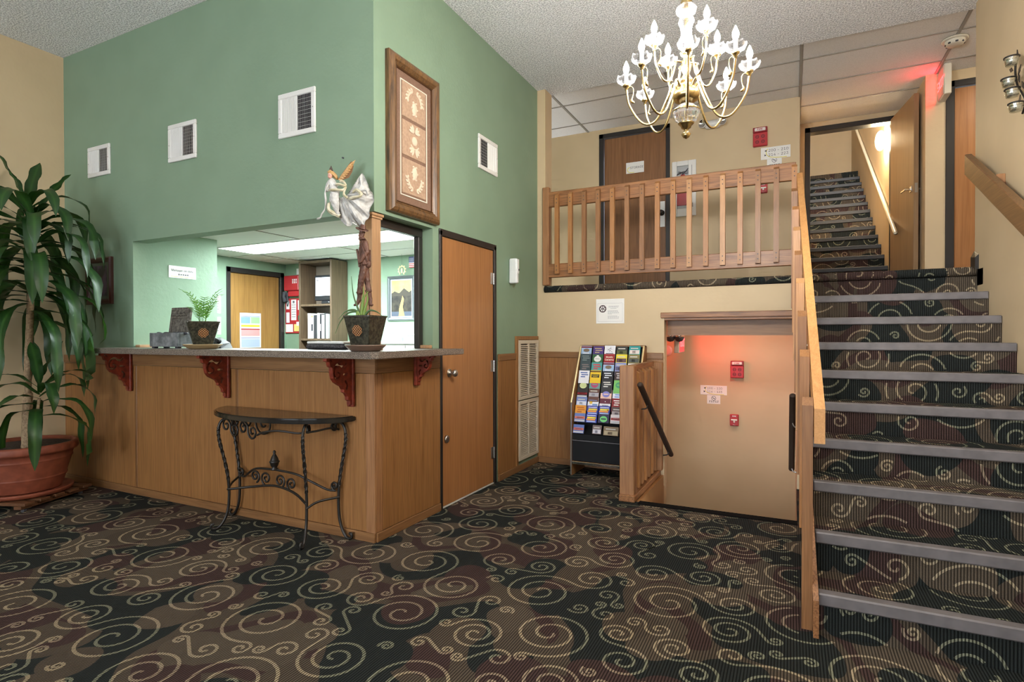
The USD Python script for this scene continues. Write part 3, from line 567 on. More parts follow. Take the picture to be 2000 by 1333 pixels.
def leaf2(x, y, a, l=.03, w=.009):
    m = trimesh.creation.icosphere(2, 1.0); m.apply_scale([l/2, w, .006]); m.apply_translation([l/2, 0, 0])
    m.apply_transform(trimesh.transformations.rotation_matrix(a, [0, 0, 1])); m.apply_translation([x, y, .019]); return m
def sprig(c, r, a0, a1, n, flip):
    L = []
    for k in range(n):
        a = a0+(a1-a0)*k/(n-1); x, y = c[0]+r*math.cos(a), c[1]+r*math.sin(a)
        tdir = a+np.pi/2*flip
        L += [leaf2(x, y, tdir+.6), leaf2(x, y, tdir-.6)]
    return L
ph = .235; gap = .02
for k in range(3):
    z0 = .152+k*(ph+gap); x0, x1 = .152, W-.152
    p = pf.add('relief_panel', place(bev(x0, x1, z0, z0+ph, .010, .017, .003), (XC+.004, pa, pz0), (0, 1, 0), (0, 0, 1)), PL)
    cx, cz = W/2, z0+ph/2; L = []
    if k in (0, 2):
        s = 1 if k == 2 else -1
        for sg_ in (-1, 1): L += sprig((cx, cz+s*.0), .085, np.pi/2*s+sg_*.25, np.pi/2*s+sg_*1.35, 5, sg_)
        e = trimesh.creation.icosphere(3, 1); e.apply_scale([.028, .045, .012]); e.apply_translation([cx, cz-s*.035, .017]); L.append(e)
        for q in range(6):
            a = q/6*6.28; e = trimesh.creation.icosphere(1, .009); e.apply_translation([cx+.03*math.cos(a), cz-s*.035+.048*math.sin(a), .018]); L.append(e)
    else:
        for s in (-1, 1):
            for sg_ in (-1, 1):
                for q in range(3): L.append(leaf2(cx+sg_*.008, cz+s*.055, (np.pi/2-sg_*(np.pi/2-.15-q*.5))*1.0 if s > 0 else -(np.pi/2-sg_*(np.pi/2-.15-q*.5)), .055, .011))
        e = trimesh.creation.icosphere(3, 1); e.apply_scale([.03, .032, .013]); e.apply_translation([cx, cz, .017]); L.append(e)
        L.append(tube([(cx+.05*math.cos(a), cz-.01+.045*math.sin(a), .018) for a in np.linspace(-2.6, -.5, 10)], .006, 6))
    pf.add('leaf_relief', place(cat_(L), (XC+.004, pa, pz0), (0, 1, 0), (0, 0, 1)), PLL, True, sub=p)
# ---------------------------------------------------------------- small framed picture behind the plant
sp = Thing('small_framed_picture', (-5.3, YC, 1.58), 'small dark framed floral picture half hidden behind the tall plant', 'picture')
frame_bars(sp, (-5.52, YC-.002, 1.575), (1, 0, 0), .378, .40, [(0, -.002), (0, .02), (.012, .028), (.03, .024), (.045, .014), (.045, 0)], plain('mahogany', lin(58, 26, 18), .35))
FLOR = speck('floral_print', lin(64, 70, 62), lin(112, 92, 116), 9, .5, lo=.42, hi=.58)
sp.add('print', place(bx(.04, .338, .04, .36, .002, .008), (-5.52, YC-.002, 1.575), (1, 0, 0), (0, 0, 1)), FLOR)
sp.add('mat_board', place(cat_([bx(.04, .338, .04, .07, .008, .010), bx(.04, .338, .33, .36, .008, .010), bx(.04, .075, .07, .33, .008, .010), bx(.303, .338, .07, .33, .008, .010)]), (-5.52, YC-.002, 1.575), (1, 0, 0), (0, 0, 1)), plain('sage_mat', lin(104, 116, 100), .8))
solo('wall_nail', place(trimesh.creation.cylinder(.005, .012, sections=8), PY(671, 309, YC)+np.array([0, -.006, 0]), (1, 0, 0), (0, 0, 1)), INK, 'tiny dark nail in the green wall above the angel', 'nail')
# ---------------------------------------------------------------- iron console table
ct_ = Thing('console_table', (-3.09, 2.6, 0), 'demilune wrought iron console table with black stone top against the desk', 'table')
tx, ta, tb = -3.09, .605, .335
def demi(s): return Polygon([(tx+s*ta*math.cos(a), 2.778-s*tb*math.sin(a)) for a in np.linspace(0.0, np.pi, 120)]).buffer(0)
tops = [prism(demi(1).buffer(d), h).apply_translation((0, 0, z)) for d, h, z in ((-.012, .034, .757), (-.004, .028, .760), (0, .02, .764), (-.012, .006, .786))]
BLKST = plain('black_stone', (.012, .011, .010), .12, spec=.6)
ct_.add('stone_top', cat_(tops), BLKST)
IR = BLACKIRON
def leg(o, d, name='leg'):
    o, d = np.array([*o, 0.0]), np.array([*d, 0.0]); d /= np.linalg.norm(d)
    pf_ = [(-.05, .735), (-.062, .715), (-.05, .695), (-.03, .70), (-.03, .725), (-.012, .745), (.02, .742), (.045, .715), (.055, .66), (.045, .58), (.02, .47), (0, .36), (-.008, .25), (-.002, .14), (.018, .07), (.05, .022), (.08, .010), (.10, .02), (.098, .042), (.082, .042)]
    P = bez([o+d*a+np.array([0, 0, z]) for a, z in pf_], 6); r = np.full(len(P), .0092)
    p = ct_.add(name, tube(P, r, 8), IR, True)
    tw = [];
    for k in range(2):
        Q = []
        for i, t in enumerate(np.linspace(.40, .60, 40)):
            c = P[int(t*(len(P)-1))]; a = i*.75+k*np.pi; n1 = np.cross(d, (0, 0, 1)); Q.append(c+.0065*(math.cos(a)*d+math.sin(a)*n1))
        tw.append(tube(Q, .006, 6))
    ct_.add('twist', cat_(tw), IR, True, sub=p)
L1, L2, L3, L4 = (-3.41, 2.56), (-3.545, 2.752), (-2.70, 2.57), (-2.60, 2.752)
leg(L1, (-.55, -.83)); leg(L2, (-1, 0)); leg(L3, (.45, -.9)); leg(L4, (1, 0))
def scroll(c, ex, r0, turns, a0, hand, z0=0, n=30):
    ex = np.array([*ex, 0.0]); ex /= np.linalg.norm(ex); th = np.linspace(0, turns*6.283, n); r = r0*(1-.82*th/th[-1])
    return [np.array(c)+ex*rr*math.cos(a0+hand*t)+np.array([0, 0, rr*math.sin(a0+hand*t)]) for t, rr in zip(th, r)]
# apron: S scrolls hung below the top between the legs
def seg_apron(A, B, n):
    A, B = np.array([*A, .0]), np.array([*B, .0]); d = B-A
    for k in range(n):
        c0 = A+d*(k+.25)/n; c1 = A+d*(k+.75)/n; r = np.linalg.norm(d)/n*.25
        s1 = scroll(c0+[0, 0, .708], d[:2], r, 1.4, -.2, 1)[::-1]; s2 = scroll(c1+[0, 0, .690], d[:2], r, 1.4, np.pi-.2, 1)
        ct_.add('apron_scroll', tube(bez(s1[:-1]+s2[1:], 2), .0068, 6), IR, True)
seg_apron((-3.41, 2.52), (-3.02, 2.475), 2)
ct_.add('apron_bar', tube(bez([(-3.02, 2.475, .675), (-2.95, 2.47, .70), (-2.85, 2.49, .712), (-2.74, 2.53, .70), (-2.70, 2.56, .70)], 6), .0068, 6), IR, True)
ct_.add('apron_bar', tube(bez([(-2.70, 2.57, .70), (-2.66, 2.62, .705), (-2.62, 2.70, .715), (-2.60, 2.75, .70)], 6), .0068, 6), IR, True)
seg_apron((-3.54, 2.752), (-3.2, 2.752), 1)
# stretchers
zs = .275
ct_.add('stretcher', tube(bez([(*L1, zs-.01), (-3.25, 2.63, zs+.01), (-3.07, 2.655, zs+.03), (-2.88, 2.64, zs+.01), (*L3, zs-.02)], 8), .008, 8), IR, True)
ct_.add('stretcher', tube(bez([(*L3, zs-.05), (-2.67, 2.64, zs-.02), (*L4, zs-.01)], 8), .0075, 8), IR, True)
ct_.add('stretcher', tube(bez([(*L1, zs-.01), (-3.50, 2.66, zs+.0), (*L2, zs+.02)], 8), .0075, 8), IR, True)
for A, s in ((L2, 1), (L4, -1)):
    pts_ = scroll((A[0]+s*.03, A[1]-.01, zs+.06), (1, 0), .03, 1.3, np.pi/2*(-1), s)[::-1]+[(A[0]+s*.09, 2.73, zs+.035), (A[0]+s*.19, 2.69, zs+.085), (A[0]+s*.29, 2.665, zs+.125), (-3.075-s*.004, 2.655, zs+.138)]
    ct_.add('stretcher_arch', tube(bez(pts_, 4), .0075, 8), IR, True)
for k, (dx, dz, r, hnd) in enumerate(((-.19, .055, .044, 1), (-.085, .05, .046, -1), (.045, .048, .046, 1), (.15, .038, .044, -1))):
    ct_.add('stretcher_scroll', tube(scroll((-3.07+dx, 2.655, zs+dz+.02), (1, 0), r, 1.5, -1.2 if hnd > 0 else np.pi+1.2, hnd), .0068, 6), IR, True)
ct_.add('urn_finial', lathe([(0, 0), (.022, 0), (.026, .008), (.016, .018), (.024, .03), (.03, .05), (.034, .058), (.026, .064), (.026, .07), (.02, .086), (.009, .105), (.008, .112), (.011, .120), (.006, .130), (0, .132)], 18, (-3.075, 2.655, zs+.135)), IR, True)
# ---------------------------------------------------------------- balcony: doors
def hwbar(y0, z): pass
d2 = Thing('door_2', (-1.75, YF, ZB), kind='structure')
d2.add('door_frame', cat_([bev(-2.19, -2.135, YF-.014, YF+.11, ZB, 3.84, .003), bev(-1.36, -1.312, YF-.014, YF+.11, ZB, 3.84, .003), bev(-2.19, -1.312, YF-.014, YF+.11, 3.785, 3.84, .003)]), BLACKTRIM)
d2.add('door_leaf', bev(-2.13, -1.365, YF+.03, YF+.075, ZB+.01, 3.782, .002), DOORDARK)
zk = PY(1294, 415, YF)[2]
d2.add('push_plate', bev(-1.455, -1.375, YF+.026, YF+.031, zk-.17, zk+.14, .002), plain('bright_plate', (.75, .75, .74), .3, .4))
knob(d2, (-1.415, YF+.026, zk), (0, -1, 0), .03, mat=plain('dark_knob', (.06, .06, .06), .3, .8))
def sign(name, x0, x1, z0, z1, y, label, cat='sign', th=.005, mat=PAPER):
    t = Thing(name, (x0, y, z0), label, cat); t.add('board', bev(x0, x1, y-th, y-.0006, z0, z1, .001), mat); t.y = y-th-.0006; return t
YELARC = plain('yellow_swoosh', (.75, .68, .08), .6)
GREYINK = plain('grey_ink', (.16, .16, .18), .7)
a = PY(1223, 320, YF+.03); b = PY(1258, 334, YF+.03)
s = sign('storage_sign', a[0], b[0], b[2]-.012, a[2]+.006, YF+.03, 'white sign reading STORAGE on the brown upstairs door')
s.add('lettering', text('STORAGE', .026, (a[0]+.05, s.y, (a[2]+b[2])/2-.016), .0012), GREYINK)
s.add('swoosh', place(prism(LineString(bez([(.045, .075), (.022, .06), (.022, .03), (.05, .012), (.1, .008)], 6)).buffer(.003), .0008), (a[0], s.y, b[2]-.012), (1, 0, 0), (0, 0, 1)), YELARC)
def room_sign(name, px, y, l1, l2, label):
    (x0, y0_), (x1, y1_) = px; a = PY(x0, y0_, y); b = PY(x1, y1_, y); x0, x1, z1, z0 = a[0], b[0], a[2], b[2]
    s = sign(name, x0, x1, z0, z1, y, label); h = (z1-z0)
    for k, l in enumerate((l1, l2)):
        z = z0+h*(.60-.36*k); s.add('lettering', text(l, h*.22, (x0+.075, s.y, z), .001), GREYINK)
        d = 1 if k else -1; s.add('arrow', place(prism(Polygon([(-d*.010, .011), (-d*.010, -.011), (d*.010, 0)]), .001), (x0+.048, s.y, z+h*.11), (1, 0, 0), (0, 0, 1)), INK)
    s.add('swoosh', place(prism(LineString(bez([(.07, h*.85), (.055, h*.65), (.06, h*.4), (.09, h*.2), (.16, h*.08), (.26, h*.06)], 6)).buffer(.003), .0006), (x0, s.y, z0), (1, 0, 0), (0, 0, 1)), YELARC)
    return x0, x1, z0, z1
def smoke_sign(name, px, y, label):
    (x0, y0_), (x1, y1_) = px; a = PY(x0, y0_, y); b = PY(x1, y1_, y); x0, x1, z1, z0 = a[0], b[0], a[2], b[2]
    s = sign(name, x0, x1, z0, z1, y, label, th=.0025); c = (x0+x1)/2; zc_ = z0+(z1-z0)*.66
    ring = Point(0, 0).buffer(.026).difference(Point(0, 0).buffer(.021)).union(LineString([(-.016, .016), (.016, -.016)]).buffer(.0026)).union(sbox(-.014, -.003, .012, .003))
    s.add('no_smoking_mark', place(prism(ring, .001), (c, s.y, zc_), (1, 0, 0), (0, 0, 1)), GREYINK)
    for k in range(2): s.add('print_line', cat_([bx(c-.05+.022*i, c-.05+.022*i+.016-.004*((i+k) % 2), s.y-.001, s.y, z0+.018+.014*(1-k), z0+.025+.014*(1-k)) for i in range(5)]), GREYINK)
room_sign('room_sign', ((1486, 290), (1544, 306)), YF, '200 - 210', '214 - 223', 'white sign for rooms 200 - 210 and 214 - 223 on the upstairs wall')
smoke_sign('no_smoking_sign', ((1498, 307), (1527, 326)), YF, 'small white no smoking sign below the room sign upstairs')
room_sign('room_sign', ((1368, 752.5), (1420, 773)), YF, '100 - 110', '116 - 123', 'white sign for rooms 100 - 110 and 116 - 123 beside the stairs going down')
smoke_sign('no_smoking_sign', ((1381, 772), (1407, 790)), YF, 'small white no smoking sign below the lower room sign')
def strobe(px, label):
    (x0, y0_), (x1, y1_) = px; a = PY(x0, y0_, YF); b = PY(x1, y1_, YF); x0, x1, z1, z0 = a[0], b[0], a[2], b[2]; w, h = x1-x0, z1-z0
    t = Thing('fire_alarm', (x0, YF, z0), label, 'fire alarm')
    t.add('housing', bev(x0, x1, YF-.045, YF-.001, z0, z0+h*.72, .006), RED); t.add('head', bev(x0, x1, YF-.052, YF-.001, z0+h*.72, z1, .006), plain('fire_red_dark', (.26, .02, .028), .4))
    t.add('strobe_lens', bev(x0+w*.12, x1-w*.12, YF-.064, YF-.05, z0+h*.78, z1-h*.05, .006), plain('strobe_lens', (.75, .68, .66), .2))
    t.add('lettering', text('FIRE', h*.09, ((x0+x1)/2, YF-.0652, z0+h*.82), .0008, True, center=True), RED)
    for i in (0, 1):
        for j in (0, 1): t.add('speaker_slot', cat_([place(trimesh.creation.annulus(.012, .019, .002), (x0+w*(.3+.4*i), YF-.0462, z0+h*(.22+.28*j)), (1, 0, 0), (0, 0, 1))]+[bx(x0+w*(.3+.4*i)-.01, x0+w*(.3+.4*i)+.01, YF-.047, YF-.045, z0+h*(.22+.28*j)-.003, z0+h*(.22+.28*j)+.003)]), plain('fire_red_shadow', (.12, .01, .014), .5))
strobe(((1471, 253), (1499, 285.5)), 'red fire alarm with white strobe above the upstairs room sign')
strobe(((1427.5, 705), (1453, 739)), 'red fire alarm with white strobe over the stairs going down')
def pull(px, label):
    (x0, y0_), (x1, y1_) = px; a = PY(x0, y0_, YF); b = PY(x1, y1_, YF); x0, x1, z1, z0 = a[0], b[0], a[2], b[2]; w, h = x1-x0, z1-z0; c = (x0+x1)/2
    t = Thing('pull_station', (x0, YF, z0), label, 'fire alarm')
    t.add('housing', bev(x0, x1, YF-.04, YF-.001, z0, z1, .006), RED)
    t.add('handle', cat_([bev(c-w*.36, c+w*.36, YF-.05, YF-.039, z0+h*.46, z0+h*.60, .003), bev(c-w*.10, c+w*.10, YF-.05, YF-.039, z0+h*.28, z0+h*.47, .003)]), PAPER)
    t.add('lettering', text('FIRE', h*.11, (c, YF-.041, z0+h*.80), .0012, True, center=True), PAPER); t.add('lettering', text('PULL', h*.07, (c, YF-.041, z0+h*.06), .0012, center=True), PAPER)
pull(((1426, 809), (1443, 832)), 'small red fire pull station with white T handle over the stairs going down')
pull(((1483, 361), (1499, 377.5)), 'small red fire pull station seen between the balcony balusters')
# emergency light upstairs
a = PY(1392, 246, YF); em = Thing('emergency_light', a, 'white emergency light with two lamp heads above the extinguisher cabinet', 'light')
em.add('housing', bev(a[0]-.09, a[0]+.10, YF-.10, YF-.001, a[2]-.045, a[2]+.045, .03), WHITE, True)
for sx in (-1, 1):
    c = np.array([a[0]+.005+sx*.105, YF-.085, a[2]+.012]); dn = np.array([sx*.35, -.9, -.1]); dn /= np.linalg.norm(dn); w_ = np.cross((0, 0, 1.0), dn); w_ /= np.linalg.norm(w_)
    em.add('lamp_head', place(lathe([(0, -.04), (.03, -.035), (.048, 0), (.048, .012), (.043, .014)], 18), c, w_, np.cross(dn, w_), dn), WHITE, True)
    em.add('reflector', place(lathe([(.043, .013), (.03, .0), (0, -.006)], 18), c, w_, np.cross(dn, w_), dn), CHROME, True)
# extinguisher cabinet
a = PY(1313, 318, YF); b = PY(1360, 421, YF); ex0, ex1, ez1, ez0 = a[0], b[0], a[2]-.0, b[2]
ec = Thing('extinguisher_cabinet', (ex0, YF, ez0), 'white recessed extinguisher cabinet with a glass front beside the storage door', 'cabinet')
fb = .058
ec.add('frame', cat_([bev(ex0, ex0+fb, YF-.022, YF-.001, ez0, ez1, .004), bev(ex1-fb-.03, ex1, YF-.022, YF-.001, ez0, ez1, .004), bev(ex0+fb, ex1-fb-.03, YF-.022, YF-.001, ez1-fb, ez1, .004), bev(ex0+fb, ex1-fb-.03, YF-.022, YF-.001, ez0, ez0+fb*1.6, .004)]), WHITE)
ec.add('back_panel', bx(ex0+.03, ex1-.05, YF-.003, YF-.0015, ez0+.03, ez1-.03), plain('cabinet_inside', (.42, .43, .43), .5))
ec.add('latch', bev(ex1-.06, ex1-.035, YF-.034, YF-.022, ez0+.10, ez0+.15, .003), plain('latch_grey', (.2, .2, .2), .4)); ec.add('hinge_line', bx(ex1-.052, ex1-.046, YF-.0235, YF-.021, ez0+.16, ez1-.06), plain('latch_grey', (.2, .2, .2), .4))
ec.add('print_line', cat_([bx(ex0+.13, ex0+.25, YF-.0075, YF-.0065, ez1-.13-.022*k, ez1-.12-.022*k) for k in range(2)]), INK)
PANE = matl('window_pane', {'f': ('fresnel', {'IOR': 1.4}), 't': ('transparent_bsdf', {}), 'g': ('glossy_bsdf', {'roughness': .03}), 'm': ('mix_closure', {})}, [('f.fac', 'm.fac'), ('t.BSDF', 'm.closure1'), ('g.BSDF', 'm.closure2')], 'm.closure')
ec.add('glass_pane', bx(ex0+.05, ex1-.08, YF-.021, YF-.019, ez0+.08, ez1-.05), PANE)
exc = ((ex0+ex1)/2-.015, YF-.011); exz = ez0+.13
fe = Thing('fire_extinguisher', (exc[0], exc[1], exz), 'red fire extinguisher with yellow label inside the white cabinet', 'fire extinguisher')
sq = lambda m: place(m, (exc[0], YF-.011, 0), (1, 0, 0), (0, .11, 0), (0, 0, 1))
fe.add('cylinder', sq(lathe([(0, exz), (.068, exz), (.072, exz+.01), (.072, exz+.30), (.06, exz+.335), (.025, exz+.355), (.02, exz+.37), (0, exz+.37)], 20)), RED, True)
fe.add('label_band', sq(lathe([(.0728, exz+.15), (.0735, exz+.15), (.0735, exz+.26), (.0728, exz+.26)], 20)), plain('label_yellow', (.62, .5, .16), .5))
fe.add('print_line', cat_([bx(exc[0]-.03, exc[0]+.03, YF-.0205+.0, YF-.0195, exz+.175+.03*k, exz+.185+.03*k) for k in range(2)]), INK)
fe.add('handle', cat_([tube([(exc[0]-.05, YF-.012, exz+.40), (exc[0]+.02, YF-.012, exz+.385), (exc[0]+.06, YF-.012, exz+.43)], .006, 6), tube([(exc[0], YF-.012, exz+.36), (exc[0], YF-.012, exz+.40)], .008, 6)]), INK)
fe.add('hose', tube(bez([(exc[0]-.01, YF-.013, exz+.39), (exc[0]-.07, YF-.013, exz+.36), (exc[0]-.085, YF-.013, exz+.25), (exc[0]-.08, YF-.013, exz+.12)], 6), .007, 6), INK, True)
# open fire door, its frame, and the side door down the corridor
d3 = Thing('door_3', (1.02, YD, ZB), kind='structure')
d3.add('door_frame', cat_([bev(.142, .20, YD-.012, YD+.13, ZB, 3.845, .003), bev(1.03, 1.085, YD-.012, YD+.13, ZB, 3.845, .003), bev(.142, 1.085, YD-.012, YD+.13, 3.785, 3.845, .003)]), BLACKTRIM)
A_, B_ = np.array([1.022, 7.84]), np.array([1.128, 7.10]); dd = (B_-A_)/np.linalg.norm(B_-A_); nn = np.array([-dd[1], dd[0]])*-1  # leaf
def onleaf(u0, u1, t0, t1, z0, z1, r=.002): return place(bev(u0, u1, t0, t1, z0, z1, r), (A_[0], A_[1], 0), (*dd, 0), (-nn[0]*0+dd[1]*-1*-1*0+(-dd[1]), dd[0], 0), (0, 0, 1))
W_ = np.linalg.norm(B_-A_)
d3.add('door_leaf', onleaf(0, W_, 0, .045, ZB+.012, 3.80), DOORGREY)
lz = PX(1775, 375, 1.115)[2]
for t in (-1, 1):
    off = -.0 if t < 0 else .045; s_ = -1 if t < 0 else 1
    d3.add('lever_handle', cat_([onleaf(W_-.10, W_-.04, off, off+s_*.008, lz-.03, lz+.03), onleaf(W_-.08, W_-.06, off, off+s_*.055, lz-.01, lz+.01, .004), onleaf(W_-.20, W_-.06, off+s_*.045, off+s_*.06, lz-.012, lz+.012, .005)]), CHROME)
d3.add('latch_plate', onleaf(W_-.001, W_+.002, .01, .036, lz-.05, lz+.05), STEEL)
d3.add('door_closer', onleaf(.12, .34, .045, .10, 3.60, 3.68, .006), plain('closer_dark', (.05, .05, .05), .4))
d4 = Thing('door_4', (1.36, YF, ZB), kind='structure')
d4.add('door_frame', cat_([bev(1.36, 1.43, YF-.014, YF+.11, ZB, 3.80, .003), bev(2.23, 2.30, YF-.014, YF+.11, ZB, 3.80, .003), bev(1.36, 2.30, YF-.014, YF+.11, 3.74, 3.80, .003)]), BLACKTRIM)
d4.add('door_leaf', bev(1.433, 2.227, YF+.03, YF+.075, ZB+.01, 3.735, .002), DOORWOOD)
d0 = Thing('door_5', (XL, OD0, 0), kind='structure')
xl = -5.80
d0.add('door_frame', cat_([bev(xl-.08, xl+.012, OD0-.05, OD0, 0, 2.10, .003), bev(xl-.08, xl+.012, 5.11, 5.165, 0, 2.10, .003), bev(xl-.08, xl+.012, OD0-.05, 5.165, 2.04, 2.10, .003)]), BLACKTRIM)
d0.add('door_leaf', bev(xl-.06, xl-.02, OD0+.003, 5.107, .012, 2.037, .002), wood('yellow_oak', lin(120, 86, 42), lin(156, 116, 62), 'z', 20, .04, .45))
# EXIT sign upstairs (faces the stairs), smoke detector
EXRED = plain('exit_glow', (.6, .02, .02), .5, emit=(1.0, .05, .05), estr=6.0)
e = PZ(1853, 122, ZD); ey = e[1]; exx = PY(1845, 150, ey)[0]
xs_ = Thing('exit_sign', (exx, ey, ZD), 'cream box exit sign with glowing red letters under the balcony ceiling', 'sign')
ez1_ = ZD-.002; ez0_ = PY(1846, 183, ey)[2]
IV = plain('ivory_plastic', (.60, .56, .46), .5)
xs_.add('housing', bev(exx-.005, exx+.055, ey, ey+.30, ez0_, ez1_, .006), IV); xs_.add('face_plate', bx(exx-.008, exx-.005, ey+.012, ey+.288, ez0_+.012, ez1_-.012), plain('exit_face', (.55, .50, .42), .5))
xs_.add('lettering', text('EXIT', .085, (exx-.0085, ey+.265, ez0_+(ez1_-ez0_)*.5-.045), .002, True, ex=(0, -1, 0)), EXRED)
el = UsdLux.RectLight.Define(stage, xs_.path+'/glow'); el.CreateWidthAttr(.26); el.CreateHeightAttr(.14); el.CreateIntensityAttr(EXITGLOW); el.CreateColorAttr(Gf.Vec3f(1, .03, .05)); el.CreateNormalizeAttr(False)
el.AddTranslateOp().Set(Gf.Vec3d(-.018, .15, (ez0_-ZD)/2)); el.AddRotateXYZOp().Set(Gf.Vec3f(0, 90, 0))
e = PZ(1865, 76, ZD)
sd = Thing('smoke_detector', e, 'round cream smoke detector on the balcony tile ceiling', 'smoke detector')
sd.add('base_ring', lathe([(0, ZD-.001), (.095, ZD-.001), (.098, ZD-.012), (.085, ZD-.02), (0, ZD-.02)], 28, (e[0], e[1], 0)), IV, True); sd.add('head', lathe([(.075, ZD-.018), (.07, ZD-.045), (.055, ZD-.058), (0, ZD-.06)], 28, (e[0], e[1], 0)), IV, True)
for k in range(8):
    a = k/8*6.283; sd.add('slot', place(bx(-.010, .010, -.006, .006, -.003, .003), (e[0]+.068*math.cos(a), e[1]+.068*math.sin(a), ZD-.045), (-math.sin(a), math.cos(a), 0), (0, 0, 1)), INK)
# lower exit sign with two emergency lamp heads
ly = 6.35; c = PY(1322, 676, ly)
xl_ = Thing('exit_sign', (c[0], ly, 1.30), 'exit sign with two black lamp heads hanging in the stairs down opening', 'sign')
zt_, zb_ = 1.6, PY(1322, 690, ly)[2]
xl_.add('stem', bx(c[0]-.02, c[0]+.02, ly-.02, ly+.02, 1.42, 1.69), STEEL)
xl_.add('housing', bev(c[0]-.028, c[0]+.028, ly-.02, ly+.30, zb_, 1.42, .005), IV); xl_.add('face_plate', bx(c[0]+.028, c[0]+.031, ly-.01, ly+.29, zb_+.01, 1.41), plain('exit_face_red', (.55, .1, .1), .5, emit=(1, .06, .08), estr=.6))
xl_.add('lettering', text('EXIT', .085, (c[0]+.0312, ly+.025, zb_+.07), .002, True, ex=(0, 1, 0)), EXRED)
for sx in (-1, 1):
    xl_.add('lamp_head', lathe([(0, -.055), (.03, -.048), (.048, -.02), (.05, 0), (.05, .02)], 18, (c[0]-.012+sx*.048, ly-.05, 1.285)), INK, True); xl_.add('lamp_ring', lathe([(.0505, .0), (.053, .008), (.053, .03), (.045, .035)], 18, (c[0]-.012+sx*.048, ly-.05, 1.285)), CHROME, True)
el = UsdLux.RectLight.Define(stage, xl_.path+'/glow'); el.CreateWidthAttr(.22); el.CreateHeightAttr(.26); el.CreateIntensityAttr(EXITGLOW*2.4); el.CreateColorAttr(Gf.Vec3f(1, .03, .01)); el.CreateNormalizeAttr(False)
el.AddTranslateOp().Set(Gf.Vec3d(.045, .15, -.07)); el.AddRotateXYZOp().Set(Gf.Vec3f(0, -90, 0))
el = UsdLux.RectLight.Define(stage, xl_.path+'/glow_left'); el.CreateWidthAttr(.22); el.CreateHeightAttr(.26); el.CreateIntensityAttr(EXITGLOW*1.5); el.CreateColorAttr(Gf.Vec3f(1, .05, .02)); el.CreateNormalizeAttr(False)
el.AddTranslateOp().Set(Gf.Vec3d(-.035, .15, -.07)); el.AddRotateXYZOp().Set(Gf.Vec3f(0, 90, 0))
rb = PY(1303, 685, YF); solo('alarm_bell', place(lathe([(0, .0), (.06, 0), (.065, .02), (.045, .035), (0, .04)], 20), (rb[0], YF-.001, rb[2]), (1, 0, 0), (0, 0, 1), (0, -1, 0)), plain('bell_white', (.6, .5, .5), .3), 'round pale alarm bell on the wall beside the lower exit sign', 'bell')
# ---------------------------------------------------------------- handrails
h0, h1 = np.array([-1.04, 4.30, .93]), np.array([-1.0, 5.36, .185])
hr = Thing('handrail', h0, 'dark round handrail on the low guard beside the stairs down', 'handrail')
DKW = plain('dark_brown_rail', (.045, .029, .021), .6, spec=.25)
hr.add('rail', tube(np.array([h0+(h1-h0)*t for t in (0, .01, .5, .99, 1)]), [.016, .023, .023, .023, .016], 14), DKW, True)
for t in (.22, .90):
    p = h0+(h1-h0)*t; hr.add('bracket', tube(bez([p+[0, 0, -.02], p+[-.01, 0, -.05], p+[-.05, 0, -.06]], 5), .006, 6), BLACKIRON, True)
g0, g1 = PY(1552, 772, 4.45), PY(1546, 918, 5.1)
g0, g1 = np.array([g0[0]-.012, 4.45, g0[2]]), np.array([g1[0]+.0, 5.1, g1[2]])
hr = Thing('handrail', g0, 'dark handrail at the right of the stairs down, behind the oak railing', 'handrail')
hr.add('rail', tube(np.array([g0+(g1-g0)*t for t in (0, .01, .5, .99, 1)]), [.014, .022, .022, .022, .014], 14), DKW, True)
for t in (.3, .93):
    p = g0+(g1-g0)*t; hr.add('bracket', tube(bez([p+[0, 0, -.02], p+[.012, 0, -.05], [.04, p[1], p[2]-.055]], 5), .006, 6), STEEL, True)
r0, r1 = PX(1884, 302, 1.15), PX(1887, 338, 1.15)
wr = Thing('wall_handrail', (1.2, 5.2, 2.6), 'thick brown wooden handrail sloping along the right wall above the stairs', 'handrail')
sl = (PX(1884, 302, 1.15)[2]-PX(2000, 410, 1.15)[2])/(PX(1884, 302, 1.15)[1]-PX(2000, 410, 1.15)[1])
ye = PX(1884, 302, 1.15)[1]; ze = PX(1884, 302, 1.15)[2]; hh = ze-r1[2]
wr.add('rail', hullpts([(x, y, ze+(y-ye)*sl+dz) for y in (ye, 2.0) for x, dz in ((1.15, -.006), (1.156, 0), (1.19, 0), (1.196, -.006), (1.15, -hh), (1.196, -hh))]), wood('rail_brown', lin(92, 66, 40), lin(128, 94, 60), 'y', 30, .06, .35))
for y in (4.75, 3.3): wr.add('bracket', bev(1.195, XR-.001, y-.03, y+.03, ze+(y-ye)*sl-.09, ze+(y-ye)*sl-.01, .004), OAKPOST)
u0, u1 = PX(1674, 258, 1.02), PX(1737, 424, 1.02)
uh = Thing('handrail', u1, 'pale painted handrail on the wall of the far stair flight', 'handrail')
uh.add('rail', tube([u1+(u1-u0)*.12, u1, u0, u0+(u0-u1)*.05], .022, 10), plain('cream_paint_gloss', (.66, .60, .46), .3), True)
for t in (.02, .28, .55, .8): p = u1+(u0-u1)*t; uh.add('bracket', tube([p+[0, 0, -.02], p+[.028, 0, -.05]], .007, 6), INK)
